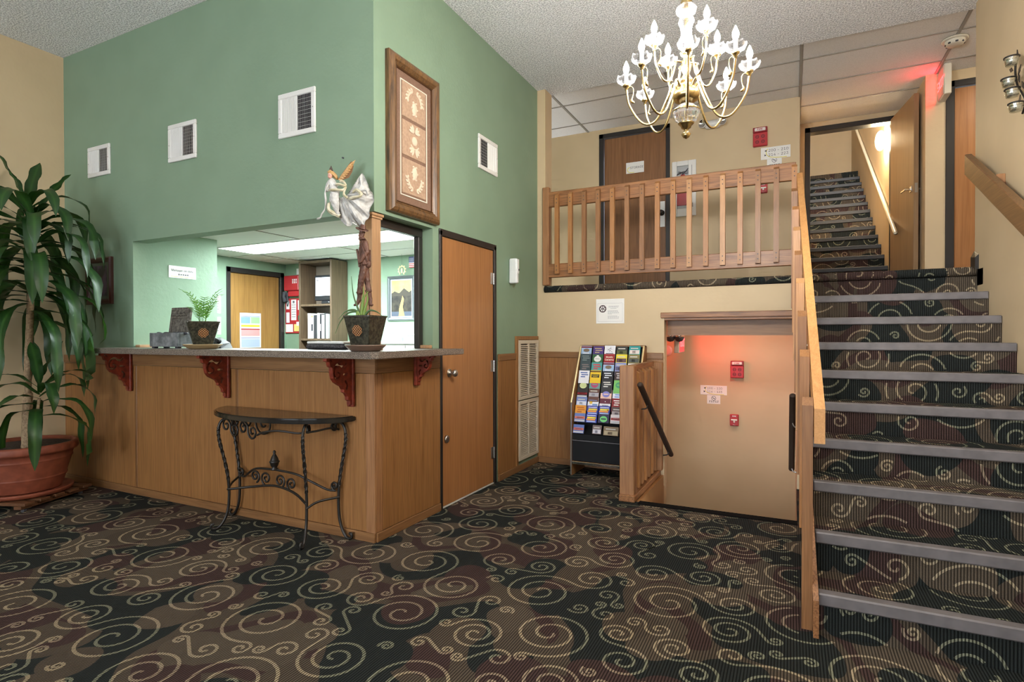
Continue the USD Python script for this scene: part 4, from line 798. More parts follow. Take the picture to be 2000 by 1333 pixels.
# wall lamp in the far stair flight
wl = PX(1729, 274, 1.03); lz_ = Thing('wall_lamp', (1.05, wl[1], wl[2]), 'glowing round wall lamp beside the far stair flight', 'lamp')
lz_.add('mount', place(lathe([(0, 0), (.08, 0), (.08, .015), (0, .015)], 20), (1.049, wl[1], wl[2]), (0, 1, 0), (0, 0, 1), (-1, 0, 0)), STEEL)
lz_.add('globe', place(lathe([(.12*math.sin(a), .015+.055*(1-math.cos(a))) for a in np.linspace(.9, np.pi, 10)], 20), (1.049, wl[1], wl[2]), (0, 1, 0), (0, 0, 1), (-1, 0, 0)), plain('stair_lamp_glow', (.9, .8, .6), .5, emit=(1, .80, .50), estr=STAIRLAMP), True)
# ---------------------------------------------------------------- candle sconce on the right wall
sc0 = Thing('candle_sconce', (XR, 4.1, 3.2), 'black iron vine wall sconce with glass tealight cups on the right wall', 'sconce')
stem = bez([PX(px, py, XR-.03) for px, py in ((1985, 112), (1983, 140), (1987, 166), (1996, 182), (2003, 200), (1997, 222))], 6)
sc0.add('stem', tube(stem, .006, 6), BLACKIRON, True)
PANEG = matl('cup_glass', {'t': ('transparent_bsdf', {'color': (.86, .88, .86)}), 'g': ('glossy_bsdf', {'roughness': .06, 'color': (.95, .95, .93)}), 'm': ('mix_closure', {'fac': .28})}, [('t.BSDF', 'm.closure1'), ('g.BSDF', 'm.closure2')], 'm.closure')
for px, py, ax, ay in ((1976, 118, 1985, 116), (1970, 160, 1984, 158), (1977, 180, 1992, 176), (1984, 208, 2000, 206)):
    c = PX(px, py, XR-.075); r_ = .036
    cup = sc0.add('glass_cup', lathe([(0, 0), (r_*.8, 0), (r_*.95, .022), (r_, .048), (r_*.93, .048), (r_*.86, .02), (r_*.7, .006), (0, .006)], 16, c-np.array([0, 0, .03])), PANEG, True)
    sc0.add('candle', lathe([(0, -.02), (r_*.66, -.02), (r_*.66, .0), (0, .002)], 14, c), plain('tealight', (.6, .59, .56), .5), sub=cup)
    sc0.add('cup_ring', lathe([(r_*1.0, .012), (r_*1.1, .014), (r_*1.1, .02), (r_*1.0, .022)], 16, c), BLACKIRON, sub=cup)
    sc0.add('branch', tube([PX(ax, ay, XR-.03), c+[0, .03, .016]], .004, 6), BLACKIRON)
for px, py, a in ((1975, 137, .5), (1991, 137, 2.4), (1990, 152, 1.2), (1998, 166, 1), (1991, 197, 2), (1987, 108, 1.5)):
    o = PX(px, py, XR-.03); sc0.add('leaf', hullpts([o+np.array([0, math.cos(a)*u-math.sin(a)*v, math.sin(a)*u+math.cos(a)*v])+np.array([x, 0, 0]) for u, v in ((-.035, 0), (0, .014), (.035, 0), (0, -.014)) for x in (-.002, .002)]), BLACKIRON)
# ---------------------------------------------------------------- notice with wheel emblem under the balcony
a, b = PY(1164.5, 585, YB), PY(1219.5, 632, YB)
nt = sign('notice', a[0], b[0], b[2], a[2], YB, 'white printed notice with a wheel emblem on the yellow wall above the rack', 'notice')
w, h = b[0]-a[0], a[2]-b[2]
gear = Point(0, 0).buffer(.034, 32).difference(Point(0, 0).buffer(.026, 32))
for k in range(24): gear = gear.union(affinity.rotate(sbox(-.002, .03, .002, .038), k*15, origin=(0, 0)))
for k in range(6): gear = gear.union(affinity.rotate(sbox(-.003, .006, .003, .028), k*60, origin=(0, 0)))
gear = gear.union(Point(0, 0).buffer(.009).difference(Point(0, 0).buffer(.004)))
nt.add('wheel_emblem', place(prism(gear, .001), (a[0]+w*.24, nt.y, b[2]+h*.60), (1, 0, 0), (0, 0, 1)), plain('emblem_ink', lin(62, 40, 44), .7))
nt.add('border', cat_([bx(a[0]+w*.06, b[0]-w*.06, nt.y-.0006, nt.y, z, z+.0015) for z in (b[2]+h*.08, b[2]+h*.82)]+[bx(x, x+.0015, nt.y-.0006, nt.y, b[2]+h*.08, b[2]+h*.82) for x in (a[0]+w*.06, b[0]-w*.06)]), plain('pale_ink', (.35, .35, .38), .7))
for r_, (x0, x1, z) in enumerate(((.45, .82, .70), (.45, .80, .655), (.52, .73, .61), (.42, .78, .52), (.42, .80, .475), (.42, .83, .43), (.42, .57, .385), (.42, .76, .30), (.42, .83, .255), (.42, .82, .21))): nt.add('print_line', cat_([bx(a[0]+w*(x0+(x1-x0)*i/6), a[0]+w*(x0+(x1-x0)*(i+.8)/6), nt.y-.0006, nt.y, b[2]+h*z-.002, b[2]+h*z+.002) for i in range(6)]), plain('pale_ink', (.35, .35, .38), .7))
# ---------------------------------------------------------------- chandelier
def at(px, py, depth): return EYE+ray(px, py)*depth
BRASS = plain('polished_brass', (.50, .37, .17), .24, 1.0)
CRYS = plain('crystal', (.86, .87, .9), .06, 0, .5, transmission_weight=.9, ior=1.45)
CUPG = matl('crystal_cup_glass', {'t': ('transparent_bsdf', {'color': (.93, .94, .95)}), 'g': ('glossy_bsdf', {'roughness': .12, 'color': (.8, .8, .82)}), 'd': ('diffuse_bsdf', {'color': (.5, .5, .52)}), 'l': ('layer_weight', {'blend': .45}), 'a': ('mix_closure', {'fac': .3}), 'm': ('mix_closure', {})}, [('g.BSDF', 'a.closure1'), ('d.BSDF', 'a.closure2'), ('l.facing', 'm.fac'), ('t.BSDF', 'm.closure1'), ('a.closure', 'm.closure2')], 'm.closure')
CANDLE = plain('candle_sleeve', (.80, .76, .66), .5)
BULBM = plain('bulb_glow', (1, .9, .75), .4, emit=(1, .965, .905), estr=BULB)
CC = np.array([-.404, 2.488, 0]); hz = 2.30
ch = Thing('chandelier', (CC[0], CC[1], 2.14), 'brass and crystal chandelier with lit candle bulbs hanging over the lobby', 'chandelier')
L = lambda pr, n=24: lathe(pr, n, CC)
ch.add('finial', L([(0, 2.135), (.012, 2.142), (.020, 2.155), (.010, 2.165), (.008, 2.175), (.02, 2.182), (.022, 2.19), (.03, 2.197), (.034, 2.202), (.01, 2.204)]), BRASS, True)
ch.add('crystal_ball', cat_([L([(.02, 2.202), (.045, 2.215), (.055, 2.235), (.055, 2.252), (.050, 2.262), (.035, 2.276), (.02, 2.284)], 12)]), CRYS)
ch.add('ball_band', L([(.0555, 2.250), (.057, 2.252), (.057, 2.256), (.0545, 2.258)]), BRASS, True)
ch.add('hub_bowl', L([(.01, 2.283), (.03, 2.288), (.05, 2.30), (.056, 2.315), (.055, 2.33), (.045, 2.345), (.025, 2.356), (.016, 2.365), (.022, 2.375), (.028, 2.385), (.02, 2.395), (.012, 2.41), (.02, 2.43), (.024, 2.445), (.016, 2.46), (.011, 2.48), (.022, 2.49), (.026, 2.50), (.015, 2.51)]), BRASS, True)
ch.add('crystal_column', L([(.018, 2.51), (.034, 2.525), (.030, 2.55), (.022, 2.58), (.026, 2.61), (.034, 2.63), (.030, 2.645), (.018, 2.66), (.04, 2.668), (.044, 2.685), (.03, 2.70), (.012, 2.71)], 10), CUPG)
ch.add('stem', cat_([L([(.008, 2.50), (.008, 2.74)]), L([(.02, 2.70), (.024, 2.715), (.015, 2.73), (.012, 2.76), (.006, 2.78)])]), BRASS, True)
lk = []
for k in range(26):
    z = 2.795+.038*k; th = np.linspace(0, 6.283, 13); pts_ = [CC+[.009*math.cos(a)*(k % 2), .009*math.cos(a)*((k+1) % 2), z+.024*math.sin(a)] for a in th]
    lk.append(tube(pts_, .0028, 5, False))
ch.add('chain', cat_(lk), BRASS, True); ch.add('canopy', L([(0, 3.765), (.03, 3.77), (.06, 3.79), (.065, 3.809), (0, 3.809)]), BRASS, True)
vd = math.atan2(-CC[1], -CC[0])
cup_pr = [(.004, 0), (.022, .004), (.036, .014), (.041, .026), (.038, .034), (.035, .033), (.036, .025), (.031, .016), (.018, .008), (.004, .006)]
def cupmesh(c):
    n = 24; v = []
    for r, z in cup_pr:
        for j in range(n):
            a = j/n*6.2832; s = 1+.06*math.cos(8*a)*(r > .03); v.append((r*s*math.cos(a), r*s*math.sin(a), z*(1+.12*math.cos(8*a)*(r > .03))))
    f = []
    for i in range(len(cup_pr)-1):
        for j in range(n): a_, b_ = i*n+j, i*n+(j+1) % n; f += [(a_, b_, b_+n), (a_, b_+n, a_+n)]
    m = trimesh.Trimesh(v, f, process=False); m.apply_translation(c); return m
arms = [(vd+.03+k*np.pi/4, .250, 2.392, 2.30, .20) for k in range(8)]+[(vd+.55+k*np.pi/2, .150, 2.512, 2.43, .10) for k in range(4)]
for i, (a, R_, zc_, za_, dip) in enumerate(arms):
    d = np.array([math.cos(a), math.sin(a), 0]); e = CC+d*R_; lowz = za_-(.075 if i < 8 else .05)
    P = bez([CC+d*.02+[0, 0, za_+.03], CC+d*.055+[0, 0, za_+.075 if i < 8 else za_+.03], CC+d*(.075 if i < 8 else .05)+[0, 0, za_+.02], CC+d*R_*.5+[0, 0, lowz], CC+d*R_*.72+[0, 0, lowz-.005], CC+d*R_*.94+[0, 0, (lowz+zc_)/2-.01], e+[0, 0, zc_-.018]], 6)
    ap = ch.add('arm', tube(P, .0048, 8), BRASS, True)
    ch.add('bobeche_cap', lathe([(0, zc_-.022), (.007, zc_-.02), (.006, zc_-.012), (.014, zc_-.006), (.016, zc_), (0, zc_+.002)], 12, e), BRASS, True, sub=ap)
    q = np.array([-d[1], d[0], 0])
    ch.add('leaf_scroll', tube(bez([e+[0, 0, zc_-.02], e-d*.018+[0, 0, zc_-.008], e-d*.03+[0, 0, zc_-.02], e-d*.028+[0, 0, zc_-.05], e-d*.022+[0, 0, zc_-.07], e-d*.034+[0, 0, zc_-.08]], 5), [.0022]*16+[.0028, .0034, .004, .0048, .005, .0056, .006, .006, .005, .003], 6), BRASS, True, sub=ap)
    ch.add('crystal_cup', cupmesh(e+[0, 0, zc_]), CUPG)
    ch.add('candle_sleeve', lathe([(0, zc_+.004), (.0085, zc_+.004), (.0085, zc_+.05), (0, zc_+.05)], 12, e), CANDLE)
    ch.add('bulb', lathe([(.006, zc_+.05), (.011, zc_+.058), (.0135, zc_+.068), (.012, zc_+.08), (.0065, zc_+.094), (.002, zc_+.104), (0, zc_+.106)], 9, e), BULBM, True)
# ---------------------------------------------------------------- brochure rack
rk = Thing('brochure_rack', (-1.52, 5.1, 0), 'wooden brochure rack with gold edges against the yellow wall', 'rack')
GOLD = plain('gold_edge', (.70, .55, .30), .3, .6)
prof = [(5.275, 1.20), (5.225, 1.205), (4.95, .675), (4.945, .0), (5.305, 0), (5.305, 1.20)]
for x0, x1 in ((-1.842, -1.826), (-1.232, -1.216)):
    rk.add('side_panel', place(prism(Polygon(prof), x1-x0), (x0, 0, 0), (0, 1, 0), (0, 0, 1), (1, 0, 0)), PANEL)
    rk.add('gold_edge', tube([((x0+x1)/2, 5.222, 1.20), ((x0+x1)/2, 4.943, .675)], .010, 8), GOLD)
    rk.add('steel_edge', tube([((x0+x1)/2, 4.943, .675), ((x0+x1)/2, 4.938, .01)], .008, 8), STEEL)
rk.add('top_board', bev(-1.842, -1.216, 5.22, 5.29, 1.19, 1.207, .003), PANELX)
BLK = plain('black_board', (.010, .011, .013), .7, spec=.2)
rk.add('back_board', hullpts([(x, y, z) for x in (-1.826, -1.232) for y, z in ((5.26, 1.19), (5.275, 1.19), (5.02, .10), (5.03, .10))]), BLK)
rk.add('front_panel', cat_([bx(-1.826, -1.232, 4.949, 4.957, .14, .33), bx(-1.826, -1.232, 4.951, 4.959, .335, .388)]), BLK); rk.add('shelf_line', bx(-1.826, -1.232, 4.946, 4.952, .325, .332), plain('dark_grey', (.12, .12, .13), .4))
rk.add('bottom_shelf', bev(-1.826, -1.232, 4.945, 5.29, .105, .135, .003), PANELX); rk.add('steel_strip', bev(-1.826, -1.232, 4.938, 4.946, .108, .132, .002), CHROME)
C_ = lambda r, g, b: plain('ink_%d_%d_%d' % (r, g, b), lin(r, g, b), .5)
ROWS = [676.5, 692.5, 709, 725, 743, 761.5, 778.5, 794, 810, 833]
cols = {0: [('pale blue', (150, 178, 212), 'map', (110, 40, 55)), ('purple', (70, 48, 120), 'lines', (168, 150, 120)), ('white', (222, 224, 232), 'sketch', (70, 70, 84)), ('black', (40, 42, 40), 'photo', (84, 92, 52)), ('teal', (20, 140, 140), 'photo', (208, 196, 190))],
        1: [('slate', (52, 68, 74), 'lines', (110, 124, 124)), ('green', (44, 92, 54), 'badge', (226, 228, 226)), ('red', (150, 30, 34), 'mystic', (232, 222, 205)), ('yellow', (222, 206, 50), 'photo', (96, 70, 72)), ('olive', (122, 112, 62), 'photo', (74, 80, 74))],
        2: [('slate', (52, 68, 74), 'lines', (120, 110, 110)), ('aqua', (70, 150, 150), 'lines', (200, 60, 70)), ('pale blue', (150, 178, 212), 'map', (110, 40, 55)), ('periwinkle', (130, 140, 190), 'photo', (90, 90, 120)), ('white', (205, 205, 205), 'lines', (60, 60, 60))],
        3: [('white', (225, 226, 232), 'lines', (84, 110, 170)), ('yellow', (226, 190, 40), 'label', (34, 34, 30)), ('black', (26, 26, 34), 'lines', (205, 208, 215)), ('dark brown', (58, 44, 44), 'lines', (190, 180, 180))],
        4: [('black', (42, 40, 38), 'dome', (196, 206, 150)), ('sea green', (104, 150, 146), 'blob', (176, 70, 110)), ('charcoal', (44, 46, 50), 'lines', (210, 210, 205)), ('lime', (120, 190, 100), 'blob', (70, 150, 110))],
        5: [('black', (40, 34, 36), 'bar', (150, 26, 34)), ('brown', (96, 62, 54), 'photo', (170, 170, 180)), ('peach', (226, 190, 170), 'disc', (124, 124, 196)), ('white', (214, 220, 232), 'lines', (110, 140, 196))],
        6: [('sky blue', (110, 130, 184), 'photo', (212, 218, 232)), ('white', (220, 224, 232), 'sun', (214, 180, 70)), ('maroon', (96, 34, 54), 'half', (222, 222, 226)), ('red', (134, 30, 36), 'lines', (220, 210, 205))],
        7: [('orange', (218, 150, 50), 'lines', (180, 100, 40)), ('royal blue', (44, 58, 160), 'fun', (228, 208, 60)), ('royal blue', (44, 58, 160), 'fun', (228, 208, 60)), ('brown', (84, 66, 66), 'photo', (170, 160, 160))],
        8: [('blue and orange', (100, 120, 180), 'bar', (214, 120, 90)), ('royal blue', (44, 58, 160), 'fun', (228, 208, 60)), ('violet', (42, 36, 74), 'disc', (110, 200, 120)), ('white', (218, 212, 214), 'bar', (170, 60, 60))],
        9: [('blue', (90, 112, 176), 'bar', (206, 110, 90)), None, ('grey', (120, 104, 104), 'photo', (196, 196, 204)), ('tan', (128, 110, 84), 'photo', (178, 162, 130))]}
ORD = ['first', 'second', 'third', 'fourth', 'fifth', 'sixth', 'seventh', 'eighth', 'ninth', 'bottom']
cw = .1155
for r in range(10):
    yb2 = 5.205-.0255*r; zt2 = PY(1180, ROWS[r], yb2)[2]; tilt = .30; nd = np.array([0, -math.cos(tilt), math.sin(tilt)]); ud = np.array([0, math.sin(tilt), math.cos(tilt)])
    for k, b in enumerate(cols[r]):
        if not b: continue
        nm, rgb, des, ac = b; x0 = -1.818+cw*k+rng.uniform(-.002, .003); w, hgt = .105, (.125 if r < 7 else .082)
        if r == 9 and k == 3: w = .14; x0 += -.06
        if r == 9 and k == 2: x0 -= .045; w = .085
        o = np.array([x0, yb2, zt2])-ud*hgt+np.array([0, 0, rng.uniform(-.004, .004)])
        t = Thing('brochure', o, f'{nm} brochure in the rack, {ORD[r]} row, {ORD[k]} from the left', 'brochure', 'brochures in the rack')
        q = lambda m: place(m, o, (1, 0, 0), ud, nd)
        c0, c1 = C_(*rgb), C_(*ac); th = .007
        t.add('booklet', q(bev(0, w, 0, hgt, 0, th, .001)), c0)
        Z_ = th; s0, s1 = hgt-.08, hgt-.006   # visible band of the cover
        def bar(a, b_, u, v, m, name='cover_print'): t.add(name, q(bx(a*w, b_*w, s0+(s1-s0)*u, s0+(s1-s0)*v, Z_, Z_+.0006)), m)
        if des == 'lines':
            for j, (a, b_) in enumerate(((.16, .8), (.24, .88), (.2, .62))): bar(a, b_, .72-.27*j, .86-.27*j, c1)
        elif des == 'photo': bar(.06, .94, .05, .55, c1); bar(.3, .6, .12, .42, C_(max(ac[0]-60, 8), max(ac[1]-60, 8), max(ac[2]-50, 8))); bar(.15, .8, .70, .84, C_(190, 188, 180))
        elif des == 'map': bar(0, 1, .80, 1.0, c1); t.add('cover_print', q(prism(affinity.scale(Point(.5*w, s0+(s1-s0)*.48).buffer(.03), 1, .55), .0006).apply_translation((0, 0, Z_))), C_(120, 104, 84)); bar(.2, .8, .04, .14, C_(232, 232, 236))
        elif des == 'sketch': t.add('cover_print', q(prism(union_all([LineString(bez(p, 5)).buffer(.0012) for p in ([(.3*w, .07), (.5*w, .10), (.7*w, .085)], [(.45*w, .06), (.52*w, .085), (.6*w, .112)], [(.25*w, .09), (.4*w, .085), (.75*w, .06)])]), .0006).apply_translation((0, 0, Z_))), c1); bar(.15, .85, 0, .08, INK)
        elif des in ('badge', 'disc', 'dome', 'blob', 'sun'):
            ce = (.5*w if des != 'sun' else .3*w, s0+(s1-s0)*(.45 if des != 'dome' else .3)); t.add('cover_print', q(prism(affinity.scale(Point(*ce).buffer(.030 if des != 'sun' else .013), 1.15, .95), .0006).apply_translation((0, 0, Z_))), c1)
            if des == 'badge': bar(.4, .6, .8, .95, c1); bar(.3, .7, .42, .5, C_(60, 70, 66))
            if des == 'sun': bar(.45, .9, .1, .3, C_(100, 140, 190)); bar(.1, .85, .72, .8, C_(120, 150, 200))
            if des in ('disc', 'blob'): t.add('cover_print', q(bx(.28*w, .72*w, ce[1]-.004, ce[1]+.006, Z_+.0006, Z_+.001)), c0)
        elif des == 'label': bar(.14, .84, .12, .55, c1); bar(.2, .78, .36, .48, C_(226, 200, 70)); bar(.26, .72, .18, .28, C_(226, 200, 70)); bar(0, 1, .82, 1, C_(96, 70, 30))
        elif des == 'bar': bar(.05, .95, .38, .68, c1); bar(.05, .95, .05, .25, C_(190, 192, 196)); bar(.2, .8, .45, .6, c0)
        elif des == 'half': bar(0, 1, 0, .42, c1); bar(.25, .8, .12, .26, C_(120, 130, 170)); bar(.46, .54, .62, .74, C_(230, 230, 230))
        elif des == 'fun': bar(.12, .92, .50, .72, c1); bar(.06, .86, .28, .46, C_(232, 150, 50)); bar(.1, .9, .06, .2, C_(170, 190, 226)); bar(.1, .9, .82, .94, C_(200, 206, 230)); bar(.74, .9, .52, .66, C_(210, 40, 40))
        elif des == 'mystic':
            for j, wd in enumerate(('Mystic', 'Caverns')): t.add('cover_print', q(meshkit.text_mesh(wd, .016, .0006, True).apply_translation((.012+.008*(1-j), s0+.042-.026*j, Z_))), c1)
# ---------------------------------------------------------------- tall dracaena
LEAF = matl('dracaena_leaf', {'u': ('uvmap', {'attribute': 'st'}), 's': ('separate_xyz', {}), 'r': ('rgb_ramp', {'ramp': [(.0, lin(26, 54, 24)), (.36, lin(36, 72, 30)), (.47, lin(52, 88, 38)), (.53, lin(52, 88, 38)), (.64, lin(36, 72, 30)), (1, lin(26, 54, 24))]}),
    'p': ('principled_bsdf', {'roughness': .42, 'specular_ior_level': .45}), 't': ('translucent_bsdf', {'color': lin(70, 120, 30)}), 'm': ('mix_closure', {'fac': .15})},
    [('u.UV', 's.vector'), ('s.x', 'r.fac'), ('r.color', 'p.base_color'), ('p.BSDF', 'm.closure1'), ('t.BSDF', 'm.closure2')], 'm.closure')
def strap(o, az, el, Lg, wd, droop, twist, wav, seed, n=16):
    g = np.random.default_rng(seed); d = np.array([math.cos(az), math.sin(az)]); s = np.linspace(0, 1, n); p = np.array(o, float); e = el; pts_ = []; ds = Lg/(n-1)
    for t in s:
        pts_.append(p.copy()); e = max(e-droop*(.25+1.9*t)*(1/(n-1))*1.0, -1.5); p = p+ds*np.array([d[0]*math.cos(e), d[1]*math.cos(e), math.sin(e)])
    pts_ = np.array(pts_); tg = np.gradient(pts_, axis=0); tg /= np.linalg.norm(tg, axis=1)[:, None]; side = np.array([-d[1], d[0], 0.0]); v, uv = [], []
    ph_ = g.uniform(0, 6)
    for i, t in enumerate(s):
        w = wd*(.26+.74*min(1, (t/.26)**.8) if t < .26 else 1.0)*(1 if t < .72 else max(1-((t-.72)/.28)**1.9, .02)); a = twist*t; up_ = np.cross(side, tg[i]); sd = side*math.cos(a)+up_*math.sin(a); un = np.cross(sd, tg[i])
        for k, u in enumerate((-1, -.55, 0, .55, 1)):
            fold = .16*abs(u); wv = wav*math.sin(ph_+t*19+(1.3 if u > 0 else 0))*abs(u)**2
            v.append(pts_[i]+sd*u*w/2+un*(fold*w/2-.0+wv*w)*-1); uv.append(((u+1)/2, t))
    f = []
    for i in range(n-1):
        for k in range(4): a_ = i*5+k; f += [(a_, a_+1, a_+6), (a_, a_+6, a_+5)]
    return trimesh.Trimesh(v, f, process=False), np.array(uv)
PC = np.array([-5.40, 2.27, 0])
dr = Thing('potted_dracaena', PC, 'tall dracaena plant with long drooping leaves in a terracotta pot at the left', 'potted plant')
TERRA = speck('terracotta', lin(112, 56, 38), lin(132, 70, 48), 14, .55)
dr.add('pot', lathe([(0, .105), (.225, .105), (.235, .115), (.262, .20), (.268, .205), (.270, .215), (.265, .222), (.298, .34), (.304, .345), (.306, .355), (.302, .36), (.312, .40), (.335, .405), (.342, .42), (.342, .455), (.330, .47), (.312, .468), (.305, .44), (.0, .43)], 48, PC), TERRA, True)
dr.add('soil', lathe([(0, .445), (.304, .442)], 32, PC), speck('dark_soil', (.02, .014, .01), (.06, .045, .035), 80, .95), True)
BARK = speck('cane_bark', lin(128, 106, 82), lin(166, 142, 112), 60, .8, .6, .004, 70)
def p3(px, py, off=0.0):
    q = at(px, py, 4.36); return q+np.array([-.443, .896, 0])*off
def cane(pts_, r0, r1, n=40):
    P = bez(pts_, 8); r = np.linspace(r0, r1, len(P))*(1+.05*np.sin(np.arange(len(P))*2.2)); return tube(P, r, 10)
base = p3(52, 868); fork = p3(55, 768)
dr.add('cane', cane([base+[0, 0, -.05], p3(53, 820), fork], .036, .030), BARK, True)
s1 = [fork, p3(53, 720), p3(56, 640), p3(58, 560), p3(52, 480), p3(48, 400, .02)]; s2 = [fork, p3(60, 720, -.02), p3(66, 640, -.03), p3(72, 560, -.05), p3(75, 480, -.06), p3(78, 425, -.06)]
dr.add('cane', cane(s1, .022, .014), BARK, True); dr.add('cane', cane(s2, .022, .016), BARK, True)
g = np.random.default_rng(21); GA = 2.39996
def crown(S, z0, n, seed0, lmul=1.0, top=3, az0=0.0):
    P = bez(S, 10); zz = P[:, 2]
    for i in range(n):
        t = i/(n-1); z = z0+(zz[-1]-z0)*t**.8; o = np.array([np.interp(z, zz, P[:, 0]), np.interp(z, zz, P[:, 1]), z]); az = az0+i*GA+g.uniform(-.25, .25)
        camd = math.atan2(-o[1], -o[0]); da = (az-camd+np.pi) % (2*np.pi)-np.pi
        if t < .62 and abs(da) < .4 and lmul > .85 and i % 3: az = camd+math.copysign(.45+abs(da)*.8, da)
        el = .12+.75*t**1.5+g.uniform(-.28, .28); Lg = lmul*(.83-.20*t+g.uniform(-.06, .08)); droop = 3.0-.6*t+g.uniform(-.3, .3)
        if i >= n-top: el = 1.25+g.uniform(-.12, .12); Lg = lmul*.44; droop = .25
        m, uv = strap(o, az, el, Lg, .080*(1 if lmul > .85 else .85)+g.uniform(-.008, .01), droop, g.uniform(-.5, .5), .12, seed0+i)
        vv = np.array(m.vertices); lim = XL+.02; vv[:, 0] = np.maximum(vv[:, 0], lim+.0005*np.arange(len(vv)) % .004); vv[:, 1] = np.minimum(vv[:, 1], YC-.045)
        bad = (vv[:, 0] > -4.995) & (vv[:, 1] > 2.50) & (vv[:, 2] < 1.26); vv[bad, 0] = -4.995
        if lmul < .85: vv[:, 2] = np.maximum(vv[:, 2], .12)
        dr.add('leaf', trimesh.Trimesh(vv, m.faces, process=False), LEAF, True, uv=uv)
crown(s1, 1.48, 42, 100, 1.0, 2, .4); crown(s2, 1.42, 36, 300, 1.0, 2, 1.5)
c3 = [p3(88, 866, -.10), p3(92, 820, -.10), p3(98, 775, -.10)]
dr.add('cane', cane([p3(80, 866, -.08), p3(82, 845, -.08)], .026, .026), BARK, True); dr.add('cane', cane(c3, .012, .010), BARK, True)
crown([c3[0], c3[1], c3[2], p3(98, 745, -.10)], .70, 17, 500, .80, 3, .9)
sd_ = Thing('plant_stand', (PC[0], PC[1], 0), 'low slatted wooden plant dolly under the terracotta pot', 'plant stand')
rot = .35; ca, sa = math.cos(rot), math.sin(rot); WST = wood('stand_wood', lin(70, 44, 26), lin(104, 68, 42), 'x', 24, .08, .5)
for k in range(5): sd_.add('slat', place(bev(-.31, .31, -.29+.125*k, -.29+.125*k+.085, .055, .078, .004), (PC[0], PC[1], 0), (ca, sa, 0), (-sa, ca, 0)), WST)
for k in (-1, 0, 1): sd_.add('rail', place(bev(k*.25-.03, k*.25+.03, -.29, .29, .03, .055, .003), (PC[0], PC[1], 0), (ca, sa, 0), (-sa, ca, 0)), WST)
for a, b in ((-.25, -.24), (.25, -.24), (-.25, .24), (.25, .24)): sd_.add('caster', place(trimesh.creation.cylinder(.015, .02, sections=12), (PC[0]+a*ca-b*sa, PC[1]+a*sa+b*ca, .015), (ca, sa, 0), (0, 0, 1)), INK)
sr = solo('plant_saucer', lathe([(0, .078), (.27, .078), (.30, .085), (.31, .11), (.30, .118), (.285, .104), (.0, .1035)], 40, PC), TERRA, 'terracotta saucer under the big plant pot', 'saucer', smooth=True)
# ---------------------------------------------------------------- things on the counter
SL = speck('slate', (.10, .11, .115), (.22, .235, .24), 22, .7, .7, .004, 40); SLD = speck('dark_stone', (.06, .055, .045), (.16, .145, .125), 50, .7, .5, .003, 60)
fx0, fx1, fy0, fy1 = -4.43, -4.09, 2.66, 2.80
fo = Thing('tabletop_fountain', (-4.28, 2.72, ZT), 'grey slate tabletop fountain with a carved plaque on the counter', 'fountain')
fo.add('basin', cat_([bev(fx0, fx1, fy0, fy0+.02, ZT+.012, ZT+.118, .003), bev(fx0, fx1, fy1-.02, fy1, ZT+.012, ZT+.118, .003), bev(fx0, fx0+.02, fy0+.02, fy1-.02, ZT+.012, ZT+.118, .003), bev(fx1-.02, fx1, fy0+.02, fy1-.02, ZT+.012, ZT+.118, .003), bev(fx0+.02, fx1-.02, fy0+.02, fy1-.02, ZT+.012, ZT+.09, .003)]), SL)
for x, y in ((fx0+.03, fy0+.025), (fx1-.03, fy0+.025), (fx0+.03, fy1-.025), (fx1-.03, fy1-.025)): fo.add('foot', bx(x-.015, x+.015, y-.015, y+.015, ZT, ZT+.013), INK)
px0, px1, pz = fx0+.09, fx1-.015, ZT+.092
q = lambda m: place(m, (px0, fy1-.035, pz), (1, 0, 0), (0, .14, .99), (0, -.99, .14)); PW = px1-px0
fo.add('plaque', q(cat_([bev(0, PW, 0, .222, 0, .018, .003), bev(.012, PW-.012, .175, .205, .017, .023, .003)])), SLD)
fo.add('plaque_moulding', q(cat_([bev(.03, PW-.03, .018, .026, .017, .026, .002), bev(.03, PW-.03, .135, .143, .017, .026, .002), bev(.03, .038, .026, .135, .017, .026, .002), bev(PW-.038, PW-.03, .026, .135, .017, .026, .002), bev(.06, PW-.06, .045, .115, .017, .022, .002)])), SLD)
fo.add('relief_beads', q(cat_([trimesh.creation.icosphere(1, .006).apply_translation((.03+.02*k, .16, .02)) for k in range(int((PW-.05)/.02))])), SLD, True)
for k in range(12):
    m = trimesh.creation.icosphere(2, 1); m.apply_scale([.018+.006*rng.random(), .014, .009]); m.apply_translation([fx0+.035+.028*k, fy0+.04+.035*rng.random(), ZT+.112+.006*rng.random()]); fo.add('pebble', m, plain('river_pebble', (.045, .045, .06), .25), True)
POT = matl('glazed_pot', {'g': ('geometry', {}), 't': ('noise_texture', {'scale': 60, 'detail': 3}), 'r': ('rgb_ramp', {'ramp': [(.4, lin(34, 34, 28)), (.62, lin(66, 64, 52))]}), 'p': ('principled_bsdf', {'roughness': .25, 'specular_ior_level': .6})}, [('g.position', 't.vector'), ('t.fac', 'r.fac'), ('r.color', 'p.base_color')])
